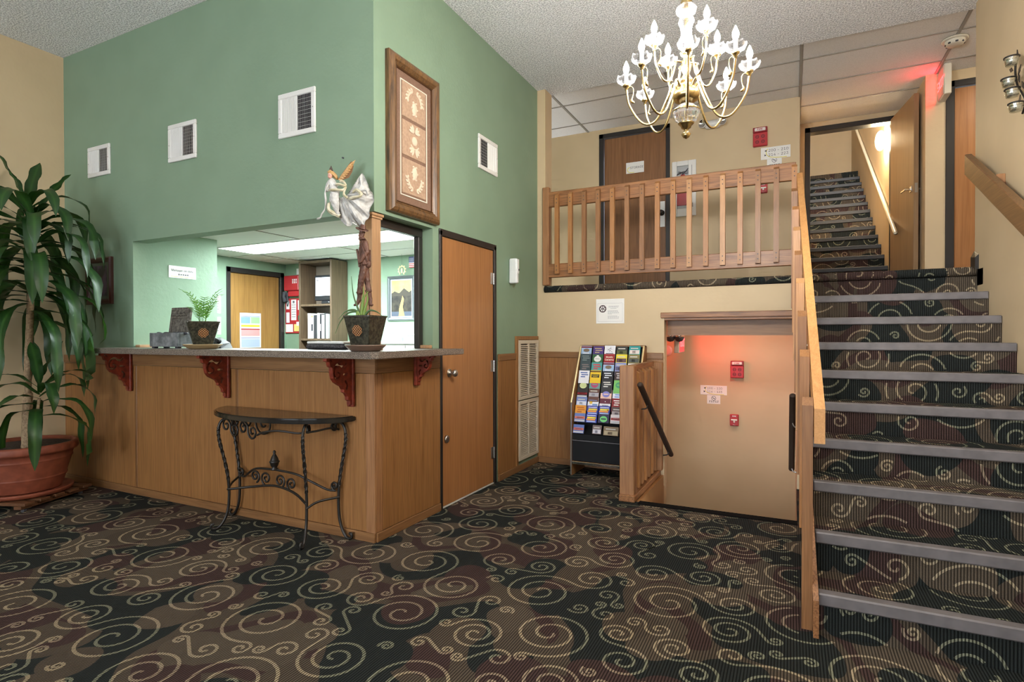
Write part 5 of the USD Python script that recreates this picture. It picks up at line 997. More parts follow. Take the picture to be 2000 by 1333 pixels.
def sqpot(t, c, rot_, s_top, s_bot, z0, z1):
    def ring(s, z, k=5, r=.12):
        out = []
        for cx_, cy_, a0 in ((1, 1, 0), (-1, 1, 90), (-1, -1, 180), (1, -1, 270)):
            for j in range(k): a = math.radians(a0+90*j/(k-1)); out.append((s/2*((1-r)*cx_+r*math.cos(a)), s/2*((1-r)*cy_+r*math.sin(a)), z))
        return out
    lv = [ring(s_bot, z0), ring(s_bot+.006, z0+.02), ring(s_top, z1-.012), ring(s_top+.008, z1-.008), ring(s_top+.008, z1), ring(s_top-.016, z1), ring(s_top-.022, z1-.02)]
    n = len(lv[0]); v = np.array([p for l in lv for p in l]); f = []
    for i in range(len(lv)-1):
        for j in range(n): a_, b_ = i*n+j, i*n+(j+1) % n; f += [(a_, b_, b_+n), (a_, b_+n, a_+n)]
    v = np.vstack([v, [[0, 0, z0]], [[0, 0, z1-.02]]]); m0, m1 = len(v)-2, len(v)-1
    for j in range(n): f += [(m0, (j+1) % n, j), (m1, (len(lv)-1)*n+j, (len(lv)-1)*n+(j+1) % n)]
    R_ = trimesh.transformations.rotation_matrix(rot_, [0, 0, 1])[:3, :3]; v = v@R_.T+[c[0], c[1], 0]
    t.add('pot', trimesh.Trimesh(v, f, process=False), POT, 35)
    # diamond emblem on the front face
    nrm = R_@np.array([0, -1, 0]); ex = R_@np.array([1, 0, 0]); sl_ = (s_top-s_bot)/2/(z1-z0); upv = np.array([0, 0, 1.0])+nrm*sl_; upv /= np.linalg.norm(upv); mid = (z0+z1)/2+.01; half = (s_bot+s_top)/4+.004+.01*sl_
    o = np.array([c[0], c[1], 0])+nrm*half+[0, 0, mid]; P = []
    for i in range(-2, 3):
        for j in range(-2, 3):
            if abs(i)+abs(j) <= 3: P.append(Point(.0105*(i+j)*.8, .0105*(i-j)*.8).buffer(.0062, 4))
    sh = union_all([p.boundary.buffer(.0014) for p in P])
    t.add('emblem', place(prism(sh, .003), o, ex, upv), plain('emblem_copper', lin(168, 120, 76), .5))
def saucer(c, r, z, mat, label, h=.035):
    solo('pot_saucer', lathe([(0, z), (r*.68, z), (r*.78, z+h*.2), (r, z+h*.8), (r*1.02, z+h), (r*.93, z+h), (r*.74, z+h*.35), (0, z+h*.33)], 32, (c[0], c[1], 0)), mat, label, 'saucer', smooth=True)
c1 = at(396, 660, 4.06); c1 = np.array([c1[0], c1[1]+.0, 0]); face1 = math.atan2(c1[0], -c1[1])+math.pi*0
def facing(c): return math.atan2(-(-c[0]), -(-c[1]))  # helper below uses explicit angles
ang1 = math.atan2(-c1[1], -c1[0])+np.pi/2
saucer(c1, .125, ZT, plain('ochre_saucer', lin(150, 128, 92), .5), 'pale ochre saucer under the small palm pot')
pp = Thing('potted_palm', (c1[0], c1[1], ZT+.014), 'small feathery palm in a dark square pot with a diamond emblem', 'potted plant')
sqpot(pp, c1, ang1+.05, .205, .118, ZT+.014, ZT+.197)
PALM = matl('palm_leaf', {'p': ('principled_bsdf', {'base_color': lin(62, 112, 40), 'roughness': .5}), 't': ('translucent_bsdf', {'color': lin(120, 170, 60)}), 'm': ('mix_closure', {'fac': .35})}, [('p.BSDF', 'm.closure1'), ('t.BSDF', 'm.closure2')], 'm.closure')
g = np.random.default_rng(9)
for k in range(13):
    az = k*GA; o = np.array([c1[0], c1[1], ZT+.17])+[.02*math.cos(az), .02*math.sin(az), 0]; Lf = g.uniform(.15, .28); el = g.uniform(1.15, 1.56); P = [o]; e = el
    for i in range(9): P.append(P[-1]+Lf/9*np.array([math.cos(az)*math.cos(e), math.sin(az)*math.cos(e), math.sin(e)])); e -= .04+.016*i
    P = np.array(P); tri = [tube(P, .0012, 5)]
    for i in range(3, 10):
        d = P[i]-P[i-1]; d /= np.linalg.norm(d); sd2 = np.cross(d, (0, 0, 1)); sd2 /= np.linalg.norm(sd2)
        for s in (-1, 1):
            tip = P[i]+(d*.65+sd2*s*.75)*(.055-.003*abs(i-6))+[0, 0, -.006]; b_ = d*.0032
            tri.append(trimesh.Trimesh([P[i]-b_, P[i]+b_, (P[i]+tip)/2+b_*1.2, (P[i]+tip)/2-b_*1.2, tip], [(0, 1, 2), (0, 2, 3), (3, 2, 4)], process=False))
    pp.add('frond', cat_(tri), PALM)
c2 = at(714, 665, 3.36); c2 = np.array([c2[0], c2[1], 0]); ang2 = math.atan2(-c2[1], -c2[0])+np.pi/2-.62
saucer(c2, .118, ZT, plain('brown_saucer', lin(112, 90, 76), .4), 'brown saucer under the aloe pot near the counter corner', .04)
al = Thing('potted_aloe', (c2[0], c2[1], ZT+.014), 'aloe with thin arching leaves in a tall dark square pot', 'potted plant')
sqpot(al, c2, ang2, .182, .118, ZT+.014, ZT+.212)
al.add('soil', lathe([(0, ZT+.196), (.075, ZT+.196)], 16, c2), speck('potting_soil', (.05, .03, .02), (.12, .08, .05), 120, .95))
ALOE = plain('aloe_leaf', lin(110, 136, 62), .45); ALOED = plain('aloe_leaf_dark', lin(62, 88, 46), .45)
D2 = 3.34
for pts_, r, m in (([(706, 616), (708, 598), (712, 580), (720, 570)], .012, ALOE), ([(704, 616), (698, 600), (690, 575), (686, 540)], .008, ALOED), ([(703, 616), (692, 606), (675, 609), (661, 624)], .009, ALOED), ([(702, 618), (697, 609), (680, 612), (665, 628), (655, 652)], .009, ALOED),
                   ([(703, 618), (698, 610), (697, 625), (699, 642)], .011, ALOE), ([(710, 617), (714, 600), (718, 585), (716, 568)], .012, ALOE), ([(712, 617), (722, 607), (735, 609), (746, 617)], .009, ALOED), ([(708, 617), (706, 600), (710, 572), (709, 560)], .009, ALOE)):
    P = bez([at(x, y, D2-.03*(i/len(pts_))) for i, (x, y) in enumerate(pts_)], 6); al.add('leaf', tube(P, np.linspace(r, .0012, len(P)), 8), m, True)
# carved figure on a stake standing in the aloe pot
CARV = speck('carved_wood', lin(74, 48, 38), lin(106, 72, 58), 26, .5, .6, .002, 90)
def blob_mesh(bones, refine=.006, smooth=6):
    ms = []
    for chain in bones:
        for (a, ra), (b, rb) in zip(chain[:-1], chain[1:]):
            pa_ = trimesh.creation.icosphere(2, ra).vertices+np.array(a); pb_ = trimesh.creation.icosphere(2, rb).vertices+np.array(b)
            ms.append(m3.Manifold.hull_points(np.vstack([pa_, pb_])))
    M_ = m3.Manifold.batch_boolean(ms, m3.OpType.Add).refine_to_length(refine).to_mesh()
    t = trimesh.Trimesh(M_.vert_properties[:, :3], M_.tri_verts, process=True); trimesh.smoothing.filter_taubin(t, iterations=smooth); return t
DS = 3.42; u_ = DS/FPX/4.757
def sp_(x, y, dz=0.0): return at(640+x/4.757, 420+y/4.757, DS-dz)
def ch_(*pts_): return [(sp_(x, y, dz), r*u_) for x, y, r, dz in pts_]
sol = Thing('carved_figure', sp_(390, 920), 'carved brown wooden soldier figure with hat on a stake in the aloe pot', 'figurine')
body = blob_mesh([ch_((322, 148, 26, .0), (318, 178, 26, .0), (308, 206, 19, .006)), ch_((298, 182, 6, .012), (288, 192, 6, .014)), ch_((302, 208, 9, .012), (296, 212, 7, .012)), ch_((316, 200, 17, 0), (330, 245, 26, 0), (340, 300, 40, 0), (345, 370, 38, 0), (346, 450, 40, 0), (345, 490, 38, 0)),
                  ch_((350, 260, 26, .01), (366, 345, 22, .02), (305, 432, 15, .03), (293, 440, 13, .03)), ch_((318, 270, 22, .0), (304, 350, 18, .0), (298, 420, 14, .01)),
                  ch_((335, 490, 34, .01), (312, 600, 29, .02), (300, 700, 25, .015), (297, 728, 27, .015)), ch_((352, 490, 33, -.005), (362, 585, 28, -.01), (378, 680, 24, -.01), (380, 712, 27, -.01)),
                  ch_((297, 735, 19, .015), (292, 790, 20, .015), (270, 832, 15, .02), (252, 838, 11, .02)), ch_((388, 735, 20, -.01), (396, 790, 20, -.01), (395, 832, 16, 0), (410, 838, 13, 0)),
                  ch_((300, 228, 12, .004), (292, 222, 8, .01)), ch_((308, 180, 8, .012), (292, 188, 5, .014))], .004, 4)
bv = np.array(body.vertices); bn = body.vertex_normals; body = trimesh.Trimesh(bv+bn*((meshkit.fbm((bv-bv.mean(0))*np.array([150, 150, 75])+50, 3)-.5)*.006)[:, None], body.faces, process=False)
sol.add('body', body, CARV, True)
sol.add('belt', tube([sp_(308, 452, .012), sp_(330, 458, .036), sp_(365, 456, .034), sp_(384, 448, .005)], 6*u_, 6), CARV, True); sol.add('shoulder_strap', tube(bez([sp_(308, 262, .022), sp_(335, 330, .036), sp_(372, 430, .026)], 5), 5*u_, 6), CARV, True)
sol.add('hat', cat_([hullpts(np.vstack([np.array([sp_(318+math.cos(a)*60, 138+math.sin(a)*12+math.cos(a)*15, math.sin(a)*.035) for a in np.linspace(0, 6.28, 20)]), np.array([sp_(318+math.cos(a)*60, 130+math.sin(a)*12+math.cos(a)*15, math.sin(a)*.035) for a in np.linspace(0, 6.28, 20)])])),
                     hullpts(np.vstack([np.array([sp_(322+math.cos(a)*34, 130+math.cos(a)*8, math.sin(a)*.022) for a in np.linspace(0, 6.28, 16)]), np.array([sp_(330+math.cos(a)*22, 90+math.cos(a)*6, math.sin(a)*.014) for a in np.linspace(0, 6.28, 16)])]))]), CARV, 40)
sol.add('satchel', blob_mesh([ch_((378, 452, 26, .01), (378, 470, 26, .01))], .004, 2), CARV, True)
sol.add('rifle', cat_([tube([sp_(272, 320, .0), sp_(288, 400, .01), sp_(296, 485, .012)], [9*u_, 12*u_, 10*u_], 8)]), CARV, True); sol.add('pack_board', hullpts([sp_(x, y, d) for x, y in ((378, 325), (400, 325), (402, 440), (380, 440)) for d in (-.02, .0)]), CARV)
sol.add('scarf', tube(bez([sp_(300, 232, .012), sp_(318, 222, .026), sp_(340, 222, .02), sp_(352, 235, .0)], 5), 9*u_, 8), CARV, True)
for x, y in ((297, 722), (380, 708)): sol.add('boot_cuff', tube([sp_(x-28, y-2, .015), sp_(x, y+4, .04), sp_(x+26, y-2, .015)], 7*u_, 6), CARV, True)
sol.add('stake', tube([sp_(388, 840), sp_(390, 935)], 4.5*u_, 8), CARV)
# ---------------------------------------------------------------- angel on the wall corner
DA = 3.50; ua = DA/FPX/7.84
def ap_(x, y, dz=0.0): return at(600+x/7.84, 300+y/7.84, DA-dz)
an = Thing('angel_ornament', ap_(560, 700), 'white gowned angel ornament with gold wings hanging at the green wall corner', 'figurine')
GOWN = speck('gown_cloth', lin(176, 174, 170), lin(198, 198, 196), 40, .8); GOLDW = plain('gold_wing', lin(112, 78, 44), .45, .2); FEATH = speck('gold_feather', lin(160, 122, 76), lin(196, 158, 108), 150, .4); OLIVE = speck('gilded_cloth', lin(176, 168, 136), lin(214, 208, 186), 30, .6)
SKIN = plain('porcelain_skin', lin(212, 160, 146), .4); HAIR = plain('golden_hair', lin(178, 142, 92), .5)
hem = bez([(438, 900), (500, 1000), (590, 1100), (660, 1115), (720, 1050), (780, 1110), (850, 1140), (890, 1040), (950, 960), (955, 860), (1020, 730), (1000, 610), (950, 540), (900, 400), (845, 308), (815, 330), (780, 430), (740, 480)], 9)
wai = np.array([(430+90*math.sin(t*2.6), 640-70*t) for t in np.linspace(0, 1, len(hem))]); wai[:, 0] += np.linspace(0, 160, len(hem)); wai[:, 1] += np.linspace(60, 20, len(hem))
nt_ = 14; V = []
for sgn in (1, -1):
    for i in range(nt_):
        t = i/(nt_-1); 
        for j, (h_, w__) in enumerate(zip(hem, wai)):
            s = j/(len(hem)-1); p = w__+(h_-w__)*t; bulge = .05*math.sin(np.pi*min(1, t*1.05+.05))*math.sin(np.pi*np.clip(s, .02, .98)); fold = .010*(.2+t)*math.sin(s*52+1.5*math.sin(t*3))+.006*t*math.sin(s*21+t*5); fine = .0022*math.sin(s*165+t*5+2*math.sin(s*30))+.002*math.sin(t*22+s*30)
            V.append(ap_(p[0], p[1], (bulge+fold+fine+.012) if sgn > 0 else (bulge*.5+fold-.004)))
nh = len(hem); F = []
for sgn in (0, 1):
    b0 = sgn*nt_*nh
    for i in range(nt_-1):
        for j in range(nh-1):
            a_ = b0+i*nh+j; f = [(a_, a_+1, a_+nh+1), (a_, a_+nh+1, a_+nh)]; F += f if sgn else [x[::-1] for x in f]
for j in range(nh-1): a_ = (nt_-1)*nh+j; b_ = a_+nt_*nh; F += [(a_, a_+1, b_+1), (a_, b_+1, b_)]
def crumple(m, amp, sc):
    v = np.array(m.vertices); n_ = m.vertex_normals; return trimesh.Trimesh(v+n_*((meshkit.fbm((v-v.mean(0))*sc+40, 3)-.5)*2*amp)[:, None], m.faces, process=False)
an.add('gown_skirt', crumple(trimesh.Trimesh(V, F, process=False), .006, 55), GOWN, True)
def abl(chs, rf=.004, sm=5): return blob_mesh([[(ap_(x, y, dz), r*ua) for x, y, r, dz in c] for c in chs], rf, sm)
an.add('body', crumple(abl([[(375, 395, 26, .02), (380, 450, 62, .02), (400, 530, 66, .025), (440, 620, 60, .03)], [(330, 470, 38, .03), (300, 560, 30, .035)], [(420, 620, 70, .035), (415, 720, 68, .045), (440, 820, 46, .04), (465, 920, 26, .035)]]), .006, 60), GOWN, True)
an.add('head', abl([[(352, 330, 36, .03), (345, 355, 30, .03)], [(335, 352, 10, .05), (322, 356, 6, .05)], [(365, 380, 20, .02), (372, 410, 24, .02)]], .003, 3), SKIN, True)
for ex_, ey_ in ((326, 338), (345, 336)): an.add('eye', trimesh.creation.icosphere(1, 4*ua).apply_translation(ap_(ex_, ey_, .043)), INK)
an.add('hair', cat_([abl([[(350, 290, 30, .025), (385, 310, 40, .018), (430, 350, 34, .01), (455, 385, 20, .005)], [(330, 285, 20, .035), (352, 272, 22, .035)]], .004, 3)]+[tube(bez([ap_(330+8*k, 278+10*k, .04), ap_(370+8*k, 285+14*k, .035), ap_(410+6*k, 320+14*k, .03), ap_(450, 360+8*k, .02)], 4), 7*ua, 6) for k in range(4)]), HAIR, True)
an.add('far_wing', hullpts([ap_(x, y, d) for x, y in ((326, 285), (410, 300), (368, 182), (342, 230)) for d in (-.008, .004)]), plain('dark_wing', lin(66, 52, 42), .5))
fth = []
for row, (n_, l0) in enumerate(((10, 1.0), (9, .66), (7, .40))):
    for k in range(n_):
        t = k/(n_-1); bx_, by_ = 478+t*150, 392-t*190-18*math.sin(t*3.1)*0; ang = math.radians(-58+t*6+10); ln_ = (52+62*t)*l0*1.25; d_ = np.array([math.cos(ang+.35*(1-t)*3), math.sin(ang+.35*(1-t)*3)]); nrm_ = np.array([-d_[1], d_[0]])
        b_ = np.array([bx_, by_]); tip = b_+d_*ln_*1.1
        fth.append(hullpts([ap_(*(b_+nrm_*w_), .012+.006*row+q_) for w_ in (-11, 11) for q_ in (0, .003)]+[ap_(*(b_+d_*ln_*.75+nrm_*w_), .010+.006*row+q_) for w_ in (-13, 13) for q_ in (0, .003)]+[ap_(*tip, .009+.006*row)]))
wing = an.add('wing', hullpts([ap_(x, y, d) for x, y in ((470, 398), (560, 270), (672, 122), (690, 130), (712, 188), (690, 280), (640, 370), (560, 400)) for d in (-.006, .008)]), GOLDW)
for m in fth: an.add('feather', m, FEATH, sub=wing)
def rib(pts_, w, m, name='sash'):
    P = bez([ap_(*p) for p in pts_], 7); n_ = len(P); r = np.full(n_, w*ua*.62)*(1+.22*np.sin(np.arange(n_)*.55)); r[-1] *= .3; r[0] *= .5
    for k_ in (-1, 0, 1): an.add(name, tube(P+rt*(k_*w*ua*.5*.7)+np.array([0, 0, k_*w*ua*.42])+fw*(-.004*(k_ == 0)), r*(.62 if k_ else .8), 8), m, True)
rib([(325, 470, .05), (275, 600, .05), (285, 720, .05), (275, 850, .04), (225, 930, .035), (200, 985, .03), (150, 1000, .03)], 20, GOWN)
rib([(330, 560, .06), (430, 555, .075), (540, 560, .06), (590, 520, .05), (560, 620, .05), (620, 690, .05)], 24, OLIVE)
rib([(440, 470, .05), (520, 480, .055), (585, 500, .05), (560, 440, .03), (500, 420, .02)], 24, OLIVE)
rib([(640, 690, .06), (720, 670, .075), (830, 640, .075), (760, 560, .06), (700, 590, .05)], 30, OLIVE)
rib([(810, 360, .02), (830, 470, .04), (800, 560, .055), (900, 560, .06), (940, 640, .05)], 24, GOWN)
rib([(330, 760, .05), (330, 860, .045), (390, 910, .04), (450, 940, .035), (500, 960, .03)], 34, OLIVE)
rib([(690, 1055, .03), (720, 1075, .03), (760, 1100, .03)], 14, GOWN, 'lace_trim')
# ---------------------------------------------------------------- behind the counter
tr = Thing('paper_tray', (-2.85, 2.93, ZT), 'black padded tray with white paper on top behind the aloe', 'tray')
ty = 2.89
tr.add('tray', bev(-2.99, -2.64, ty-.05, ty+.05, ZT+.001, ZT+.040, .014), speck('black_speckle', (.015, .015, .017), (.09, .09, .10), 90, .5), True); tr.add('paper_stack', bev(-2.98, -2.65, ty-.045, ty+.045, ZT+.040, ZT+.056, .006), PAPER)
ph_ = at(428, 668, 4.35); tl = Thing('telephone', ph_, 'dark telephone on the counter behind the small palm', 'telephone')
tl.add('base', hullpts([(ph_[0]+x, ph_[1]+y, z) for x, y, z in ((-.07, -.05, ZT), (.09, -.05, ZT), (-.07, .05, ZT), (.09, .05, ZT), (-.05, .0, ZT+.075), (-.05, .05, ZT+.085), (.06, -.04, ZT+.03), (.06, .05, ZT+.04))]), plain('phone_black', (.02, .022, .026), .4)); tl.add('handset', tube([(ph_[0]-.05, ph_[1]-.03, ZT+.085), (ph_[0]+.0, ph_[1]-.035, ZT+.07), (ph_[0]+.055, ph_[1]-.04, ZT+.05)], [.018, .012, .018], 8), plain('phone_black', (.02, .022, .026), .4), True)
sb = Thing('manager_sign', (-4.88, 3.1, 1.83), 'white sign reading Manager on duty on the pale green partition', 'sign')
sx = -4.8795; a, b = PX(329, 519, -4.88), PX(382.5, 546, -4.88)
sb.add('board', bx(sx, sx+.004, a[1], b[1], 1.816, 1.922), PAPER); sb.add('lettering', text('Manager on duty', .0185, (sx+.0042, a[1]+.022, 1.874), .0008, ex=(0, 1, 0)), plain('pale_ink2', (.16, .16, .17), .7))
sb.add('print_line', cat_([bx(sx+.004, sx+.0048, a[1]+.085+.02*k, a[1]+.085+.02*k+.014, 1.842, 1.854) for k in range(5)]), plain('pale_ink2', (.16, .16, .17), .7)); sb.add('swoosh', bx(sx+.004, sx+.0048, a[1]+.02, b[1]-.02, 1.826, 1.829), YELARC)
for i, (y0, y1, py0, py1, lb) in enumerate(((4.285, 4.335, 577, 612, 'white paper list taped beside the office door frame'), (4.285, 4.335, 619, 654, 'second white paper, lower, taped beside the office door frame'))):
    z1, z0 = PX(424, py0, -5.8)[2], PX(424, py1, -5.8)[2]; ya, yb_ = PX(419, 600, -5.8)[1], PX(431, 600, -5.8)[1]
    t = Thing('wall_paper_sheet', (-5.8, ya, z0), lb, 'paper'); t.add('sheet', bx(-5.7995, -5.797, ya, yb_, z0, z1), PAPER); t.add('print_line', cat_([bx(-5.797, -5.7965, ya+.03, ya+.05, z0+(z1-z0)*(.2+.15*k), z0+(z1-z0)*(.25+.15*k)) for k in range(4)]), plain('pale_ink2', (.16, .16, .17), .7))
po_ = Thing('door_poster', (-5.82, 4.7, 1.2), 'white poster with coloured blocks on the office door', 'poster')
xd = -5.8195; a, b = PX(468, 611, xd), PX(509.5, 672, xd); z1, z0, ya, yb_ = a[2], 1.16, a[1], b[1]; hh_, ww = z1-z0, yb_-ya
po_.add('sheet', bx(xd, xd+.003, ya, yb_, z0, z1), plain('poster_paper', (.52, .52, .54), .8))
for u0_, u1_, v0_, v1_, col in ((.06, .48, .70, .88, (120, 150, 200)), (.52, .94, .70, .88, (140, 180, 130)), (.06, .94, .60, .66, (220, 180, 60)), (.06, .94, .34, .55, (205, 140, 140)), (.06, .94, .52, .55, (150, 40, 40)), (.06, .94, .27, .29, (120, 130, 170)), (.06, .94, .02, .25, (150, 160, 200)), (.06, .94, .89, .905, (110, 130, 180))):
    po_.add('print_block', bx(xd+.003, xd+.0036+.0004*(v1_-v0_ < .05), ya+ww*u0_, ya+ww*u1_, z0+hh_*v0_, z0+hh_*v1_), C_(*col))
GBW = wood('grey_brown_oak', lin(74, 58, 44), lin(106, 86, 66), 'z', 26, .05, .5)
bk = Thing('bookcase', (-5.02, 5.06, 0), 'tall grey-brown wooden bookcase against the office back wall', 'bookcase')
BX0, BX1, BY0, BY1 = -5.285, -4.765, 4.93, 5.195
bk.add('side_panel', bev(BX0, BX0+.025, BY0, BY1, 0, 2.19, .002), GBW); bk.add('side_panel', bev(BX1-.025, BX1, BY0, BY1, 0, 2.19, .002), GBW); bk.add('top_board', bev(BX0+.026, BX1-.026, BY0, BY1, 2.16, 2.19, .002), GBW); bk.add('back_board', bx(BX0+.026, BX1-.026, BY1-.012, BY1, .0, 2.158), plain('bookcase_back', (.16, .125, .095), .6))
for z in (.05, .45, .86, 1.245, 1.652): bk.add('shelf', bev(BX0+.026, BX1-.026, BY0+.004, BY1-.013, z, z+.024, .002), GBW)
mo = Thing('monitor', (-4.96, 5.03, 1.68), 'small black monitor with a pale screen on the upper bookcase shelf', 'monitor')
mx0, mx1 = -5.10, -4.795
mo.add('housing', bev(mx0, mx1, 5.0, 5.05, 1.72, 2.02, .006), plain('monitor_black', (.012, .012, .016), .4)); mo.add('screen', bx(mx0+.018, mx1-.018, 4.9985, 4.9995, 1.775, 1.995), plain('screen_glow', (.3, .32, .36), .3, emit=(.80, .86, 1), estr=.75)); mo.add('stand', bev(-5.0, -4.86, 5.0, 5.1, 1.677, 1.72, .01), plain('monitor_black', (.012, .012, .016), .4)); mo.add('power_light', trimesh.creation.icosphere(1, .006).apply_translation((-4.87, 4.998, 1.70)), PAPER)
mo.add('screen_print', cat_([bx(mx0+.03, mx0+.07, 4.9978, 4.9984, 1.97-.014*k, 1.976-.014*k) for k in range(2)]), GREYINK)
bxs_ = -5.165
for i, (w, colr, nm_) in enumerate(((.055, (.75, .75, .75), 'white binder, first on the shelf'), (.04, (.75, .75, .75), 'white binder with yellow dot, second on the shelf'), (.058, (.03, .03, .035), 'wide black binder, third on the shelf'), (.04, (.74, .74, .74), 'white binder, fourth, beside the black one'), (.03, (.03, .03, .035), 'thin black binder, fifth on the shelf'), (.045, (.74, .74, .74), 'white binder, sixth on the shelf'), (.022, (.05, .05, .05), 'narrow black binder, seventh on the shelf'), (.032, (.7, .7, .7), 'white binder, last at the right of the shelf'))):
    t = Thing('binder', (bxs_, 4.95, 1.27), nm_+' of the office bookcase', 'binder', 'binders in the office bookcase'); hz_ = .30-.012*(i % 3)
    cm_ = plain('binder_%d' % int(colr[0]*1000), colr, .5)
    t.add('cover', cat_([bev(bxs_, bxs_+w-.002, 4.95, 4.958, 1.27, 1.27+hz_, .003), bx(bxs_, bxs_+.003, 4.955, 5.17, 1.27, 1.27+hz_), bx(bxs_+w-.005, bxs_+w-.002, 4.955, 5.17, 1.27, 1.27+hz_)]), cm_); t.add('pages', bx(bxs_+.004, bxs_+w-.006, 4.96, 5.16, 1.275, 1.26+hz_), PAPER)
    if i in (1, 4): t.add('spine_label', bx(bxs_+.006, bxs_+w-.008, 4.9488, 4.9498, 1.36, 1.44), PAPER if i == 4 else INK)
    if i == 1: t.add('spine_dot', place(trimesh.creation.cylinder(.012, .002, sections=14), (bxs_+w/2, 4.949, 1.53), (1, 0, 0), (0, 0, 1)), YELARC)
    bxs_ += w
rp = Thing('fire_alarm_box', (-5.66, 5.2, 1.88), 'red fire alarm control box on the office back wall left of the bookcase', 'fire alarm')
rp.add('cabinet', bev(-5.75, -5.50, 5.12, 5.199, 1.87, 2.06, .01), RED); rp.add('cabinet_base', bev(-5.70, -5.50, 5.14, 5.199, 1.80, 1.868, .006), RED); rp.add('label_plate', cat_([bx(-5.60+.03*k, -5.58+.03*k, 5.1185, 5.1195, 1.96+.02*j, 1.972+.02*j) for k in range(3) for j in range(3)]), PAPER)
tp_ = Thing('wall_telephone', (-5.77, 5.2, 1.8), 'dark wall telephone left of the red fire box in the office', 'telephone'); tp_.add('handset', tube([(-5.775, 5.16, 1.85), (-5.77, 5.14, 1.80), (-5.765, 5.16, 1.74)], [.03, .02, .03], 10), INK, True); tp_.add('cradle', bev(-5.795, -5.735, 5.17, 5.199, 1.73, 1.86, .008), INK); tp_.add('cord', tube(bez([(-5.76, 5.18, 1.73), (-5.74, 5.17, 1.68), (-5.72, 5.18, 1.74)], 6), .005, 6), INK)
nb = Thing('notice_board', (-5.6, 5.2, 1.33), 'red notice board with white papers beside the bookcase', 'notice board')
nb.add('board', bev(-5.795, -5.30, 5.185, 5.199, 1.335, 1.775, .003), RED)
for x0, x1, z0, z1, col in ((-5.775, -5.72, 1.64, 1.75, (236, 236, 236)), (-5.69, -5.60, 1.50, 1.76, (226, 226, 226)), (-5.575, -5.50, 1.63, 1.75, (232, 232, 232)), (-5.775, -5.72, 1.47, 1.60, (226, 230, 240)), (-5.785, -5.66, 1.35, 1.45, (240, 226, 220)), (-5.64, -5.52, 1.36, 1.45, (232, 200, 120)), (-5.60, -5.50, 1.43, 1.48, (236, 240, 240)), (-5.575, -5.51, 1.50, 1.56, (70, 96, 80))): nb.add('paper', bx(x0, x1, 5.1835+.0004*rng.random(), 5.185, z0, z1), C_(*col))
nb.add('print_line', cat_([bx(-5.68, -5.61, 5.182, 5.1832, 1.54+.03*k, 1.546+.03*k) for k in range(6)]+[bx(-5.66, -5.63, 5.182, 5.1832, 1.715, 1.745)]), GREYINK)
solo('wall_paper_sheet', bx(-5.60, -5.50, 5.19, 5.199, 2.075, 2.15), PAPER, 'white card on the wall above the red fire box', 'paper')
solo('air_diffuser', bev(-5.14, -4.78, 4.80, 4.915, ZO-.008, ZO+.001, .003), WHITE, 'white air diffuser in the office ceiling above the bookcase', 'vent')
# framed portrait stand-in on the back wall
pa_ = PY(758.5, 541, 5.2); pb_ = PY(812, 626, 5.2); ox0, ox1, oz1, oz0 = pa_[0], pb_[0], pa_[2], pb_[2]; fwid, fh = ox1-ox0, oz1-oz0
pt = Thing('framed_print', (ox0, 5.2, oz0), 'grey framed dark landscape print on the office back wall', 'picture')
frame_bars(pt, (ox0, 5.198, oz0), (1, 0, 0), fwid, fh, [(0, -.002), (0, .018), (.014, .024), (.032, .018), (.036, .012), (.036, 0)], plain('pewter_frame', lin(92, 98, 100), .4, .4))
qq = lambda m: place(m, (ox0, 5.197, oz0), (1, 0, 0), (0, 0, 1))
pt.add('mat_board', qq(bx(.03, fwid-.03, .03, fh-.03, .002, .006)), plain('print_mat', lin(168, 176, 190), .7)); b0 = .05
pt.add('print_sky', qq(bx(b0, fwid-b0, fh*.62, fh-b0, .006, .0066)), speck('print_olive', lin(150, 142, 92), lin(176, 166, 112), 10, .5)); pt.add('print_hills', qq(bx(b0, fwid-b0, b0, fh*.62, .006, .0066)), speck('print_dark', lin(30, 26, 26), lin(64, 58, 48), 16, .5))
pt.add('print_hills', qq(prism(Polygon([(b0, fh*.6), (fwid*.25, fh*.66), (fwid*.42, fh*.61), (fwid*.6, fh*.72), (fwid*.78, fh*.63), (fwid-b0, fh*.67), (fwid-b0, fh*.55), (b0, fh*.55)]), .0005).apply_translation((0, 0, .0067))), plain('print_brown', lin(58, 50, 40), .5))
pt.add('print_path', qq(prism(Polygon([(fwid*.40, b0), (fwid*.62, b0), (fwid*.55, fh*.3), (fwid*.60, fh*.48), (fwid*.54, fh*.56), (fwid*.50, fh*.46), (fwid*.42, fh*.28)]), .0005).apply_translation((0, 0, .0067))), plain('print_tan', lin(176, 138, 88), .5)); pt.add('print_water', qq(bx(b0, fwid-b0, b0, fh*.20, .0066, .0068)), plain('print_slate', lin(70, 78, 94), .5))
fa, fb_ = PY(799, 502, 5.15), PY(817, 522, 5.15)
fg = Thing('small_flag', (fa[0], 5.15, fb_[2]), 'small US flag hanging from the office ceiling beside the dark window frame', 'flag')
fw_, fh_ = .17, fa[2]-fb_[2]
for k in range(13): fg.add('stripe', bx(fa[0], fa[0]+fw_, 5.148, 5.151, fb_[2]+fh_*k/13, fb_[2]+fh_*(k+1)/13), C_(178, 40, 50) if k % 2 == 0 else PAPER)
fg.add('canton', bx(fa[0]-.001, fa[0]+fw_*.42, 5.1465, 5.1485, fb_[2]+fh_*6/13, fa[2]), C_(60, 66, 118)); fg.add('stars', cat_([place(trimesh.creation.cylinder(.0035, .001, sections=5), (fa[0]+.012+.014*i, 5.146, fb_[2]+fh_*(.56+.1*j)), (1, 0, 0), (0, 0, 1)) for i in range(4) for j in range(4)]), PAPER, kind='stuff')
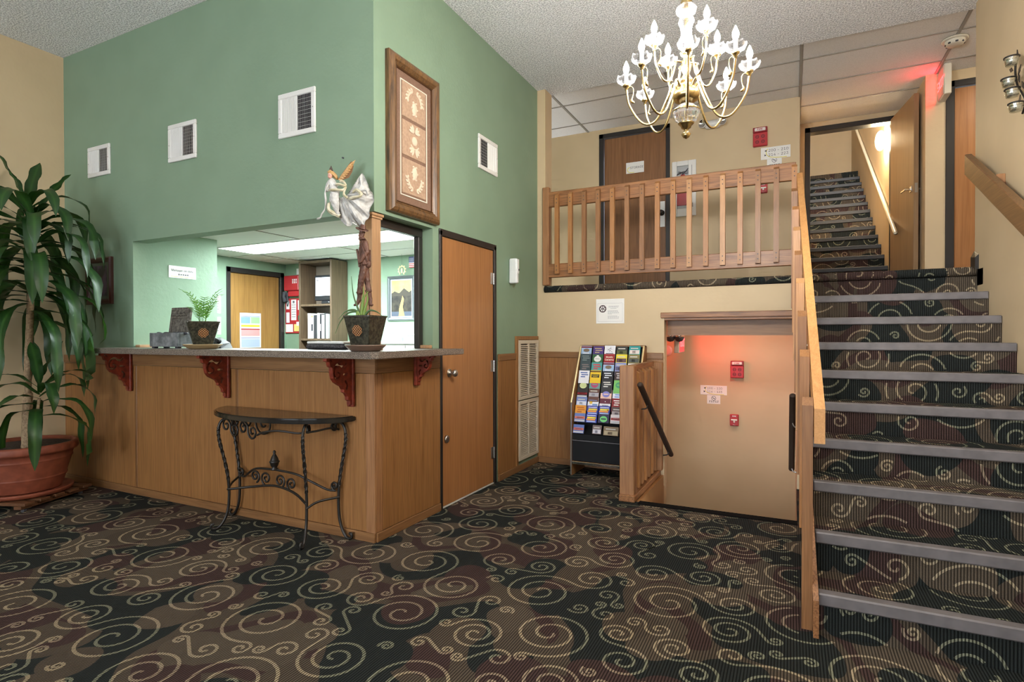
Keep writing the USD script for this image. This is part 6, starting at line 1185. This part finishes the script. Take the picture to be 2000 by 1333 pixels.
fg.add('cord', tube([(fa[0]+.08, 5.15, fa[2]), (fa[0]+.08, 5.15, ZO)], .001, 5), INK)
oc_ = PY(785, 528, 5.1); og = Thing('hanging_ornament', oc_, 'small pale ring ornament hanging on a cord above the framed print', 'ornament')
og.add('ring', tube([oc_+[.042*math.cos(a), 0, .042*math.sin(a)] for a in np.linspace(-1.0, 4.14, 22)], .007, 6), plain('cream_ornament', lin(206, 196, 150), .5), True); og.add('figure', hullpts([oc_+[x, y, z] for x, z in ((-.012, -.03), (.012, -.03), (.009, .02), (-.009, .02)) for y in (-.004, .004)]), plain('cream_ornament', lin(206, 196, 150), .5)); og.add('cord', tube([oc_+[0, 0, .042], [oc_[0], 5.1, ZO]], .0012, 5), INK)
for k in range(9): a = -1.0+k*.64; og.add('bead', trimesh.creation.icosphere(1, .009).apply_translation(oc_+[.05*math.cos(a), 0, .05*math.sin(a)]), plain('cream_ornament', lin(206, 196, 150), .5))
bc = Thing('office_cabinet', (-3.6, 4.95, 0), 'long white office cabinet along the back wall under the framed print', 'cabinet')
bc.add('body', bev(-4.55, -2.55, 4.72, 5.19, 0, 1.215, .004), WHITE); bc.add('cabinet_top', bev(-4.56, -2.54, 4.70, 5.195, 1.215, 1.24, .004), WHITE)
for k in range(4): dp_ = bc.add('door', bev(-4.54+.5*k, -4.06+.5*k, 4.705, 4.719, .06, 1.20, .003), WHITE); bc.add('handle', bev(-4.12+.5*k, -4.10+.5*k, 4.69, 4.705, .9, 1.02, .003), STEEL, sub=dp_)
wb_ = PY(811, 653, 4.95); pr_ = Thing('printer', (wb_[0], 4.95, 1.24), 'white office machine on the cabinet by the dark window frame', 'printer'); pr_.add('body', bev(wb_[0]-.05, wb_[0]+.28, 4.80, 5.12, 1.24, wb_[2], .012), PAPER); pr_.add('paper_slot', bx(wb_[0]-.0, wb_[0]+.22, 4.798, 4.80, 1.30, 1.305), INK)
solo('cup', lathe([(0, 1.241), (.012, 1.241), (.014, 1.275), (.012, 1.275), (.010, 1.246), (0, 1.246)], 12, PY(785, 668, 4.85)*[1, 1, 0]), plain('cup_grey', (.25, .25, .3), .4), 'tiny grey cup on the white office cabinet', 'cup')
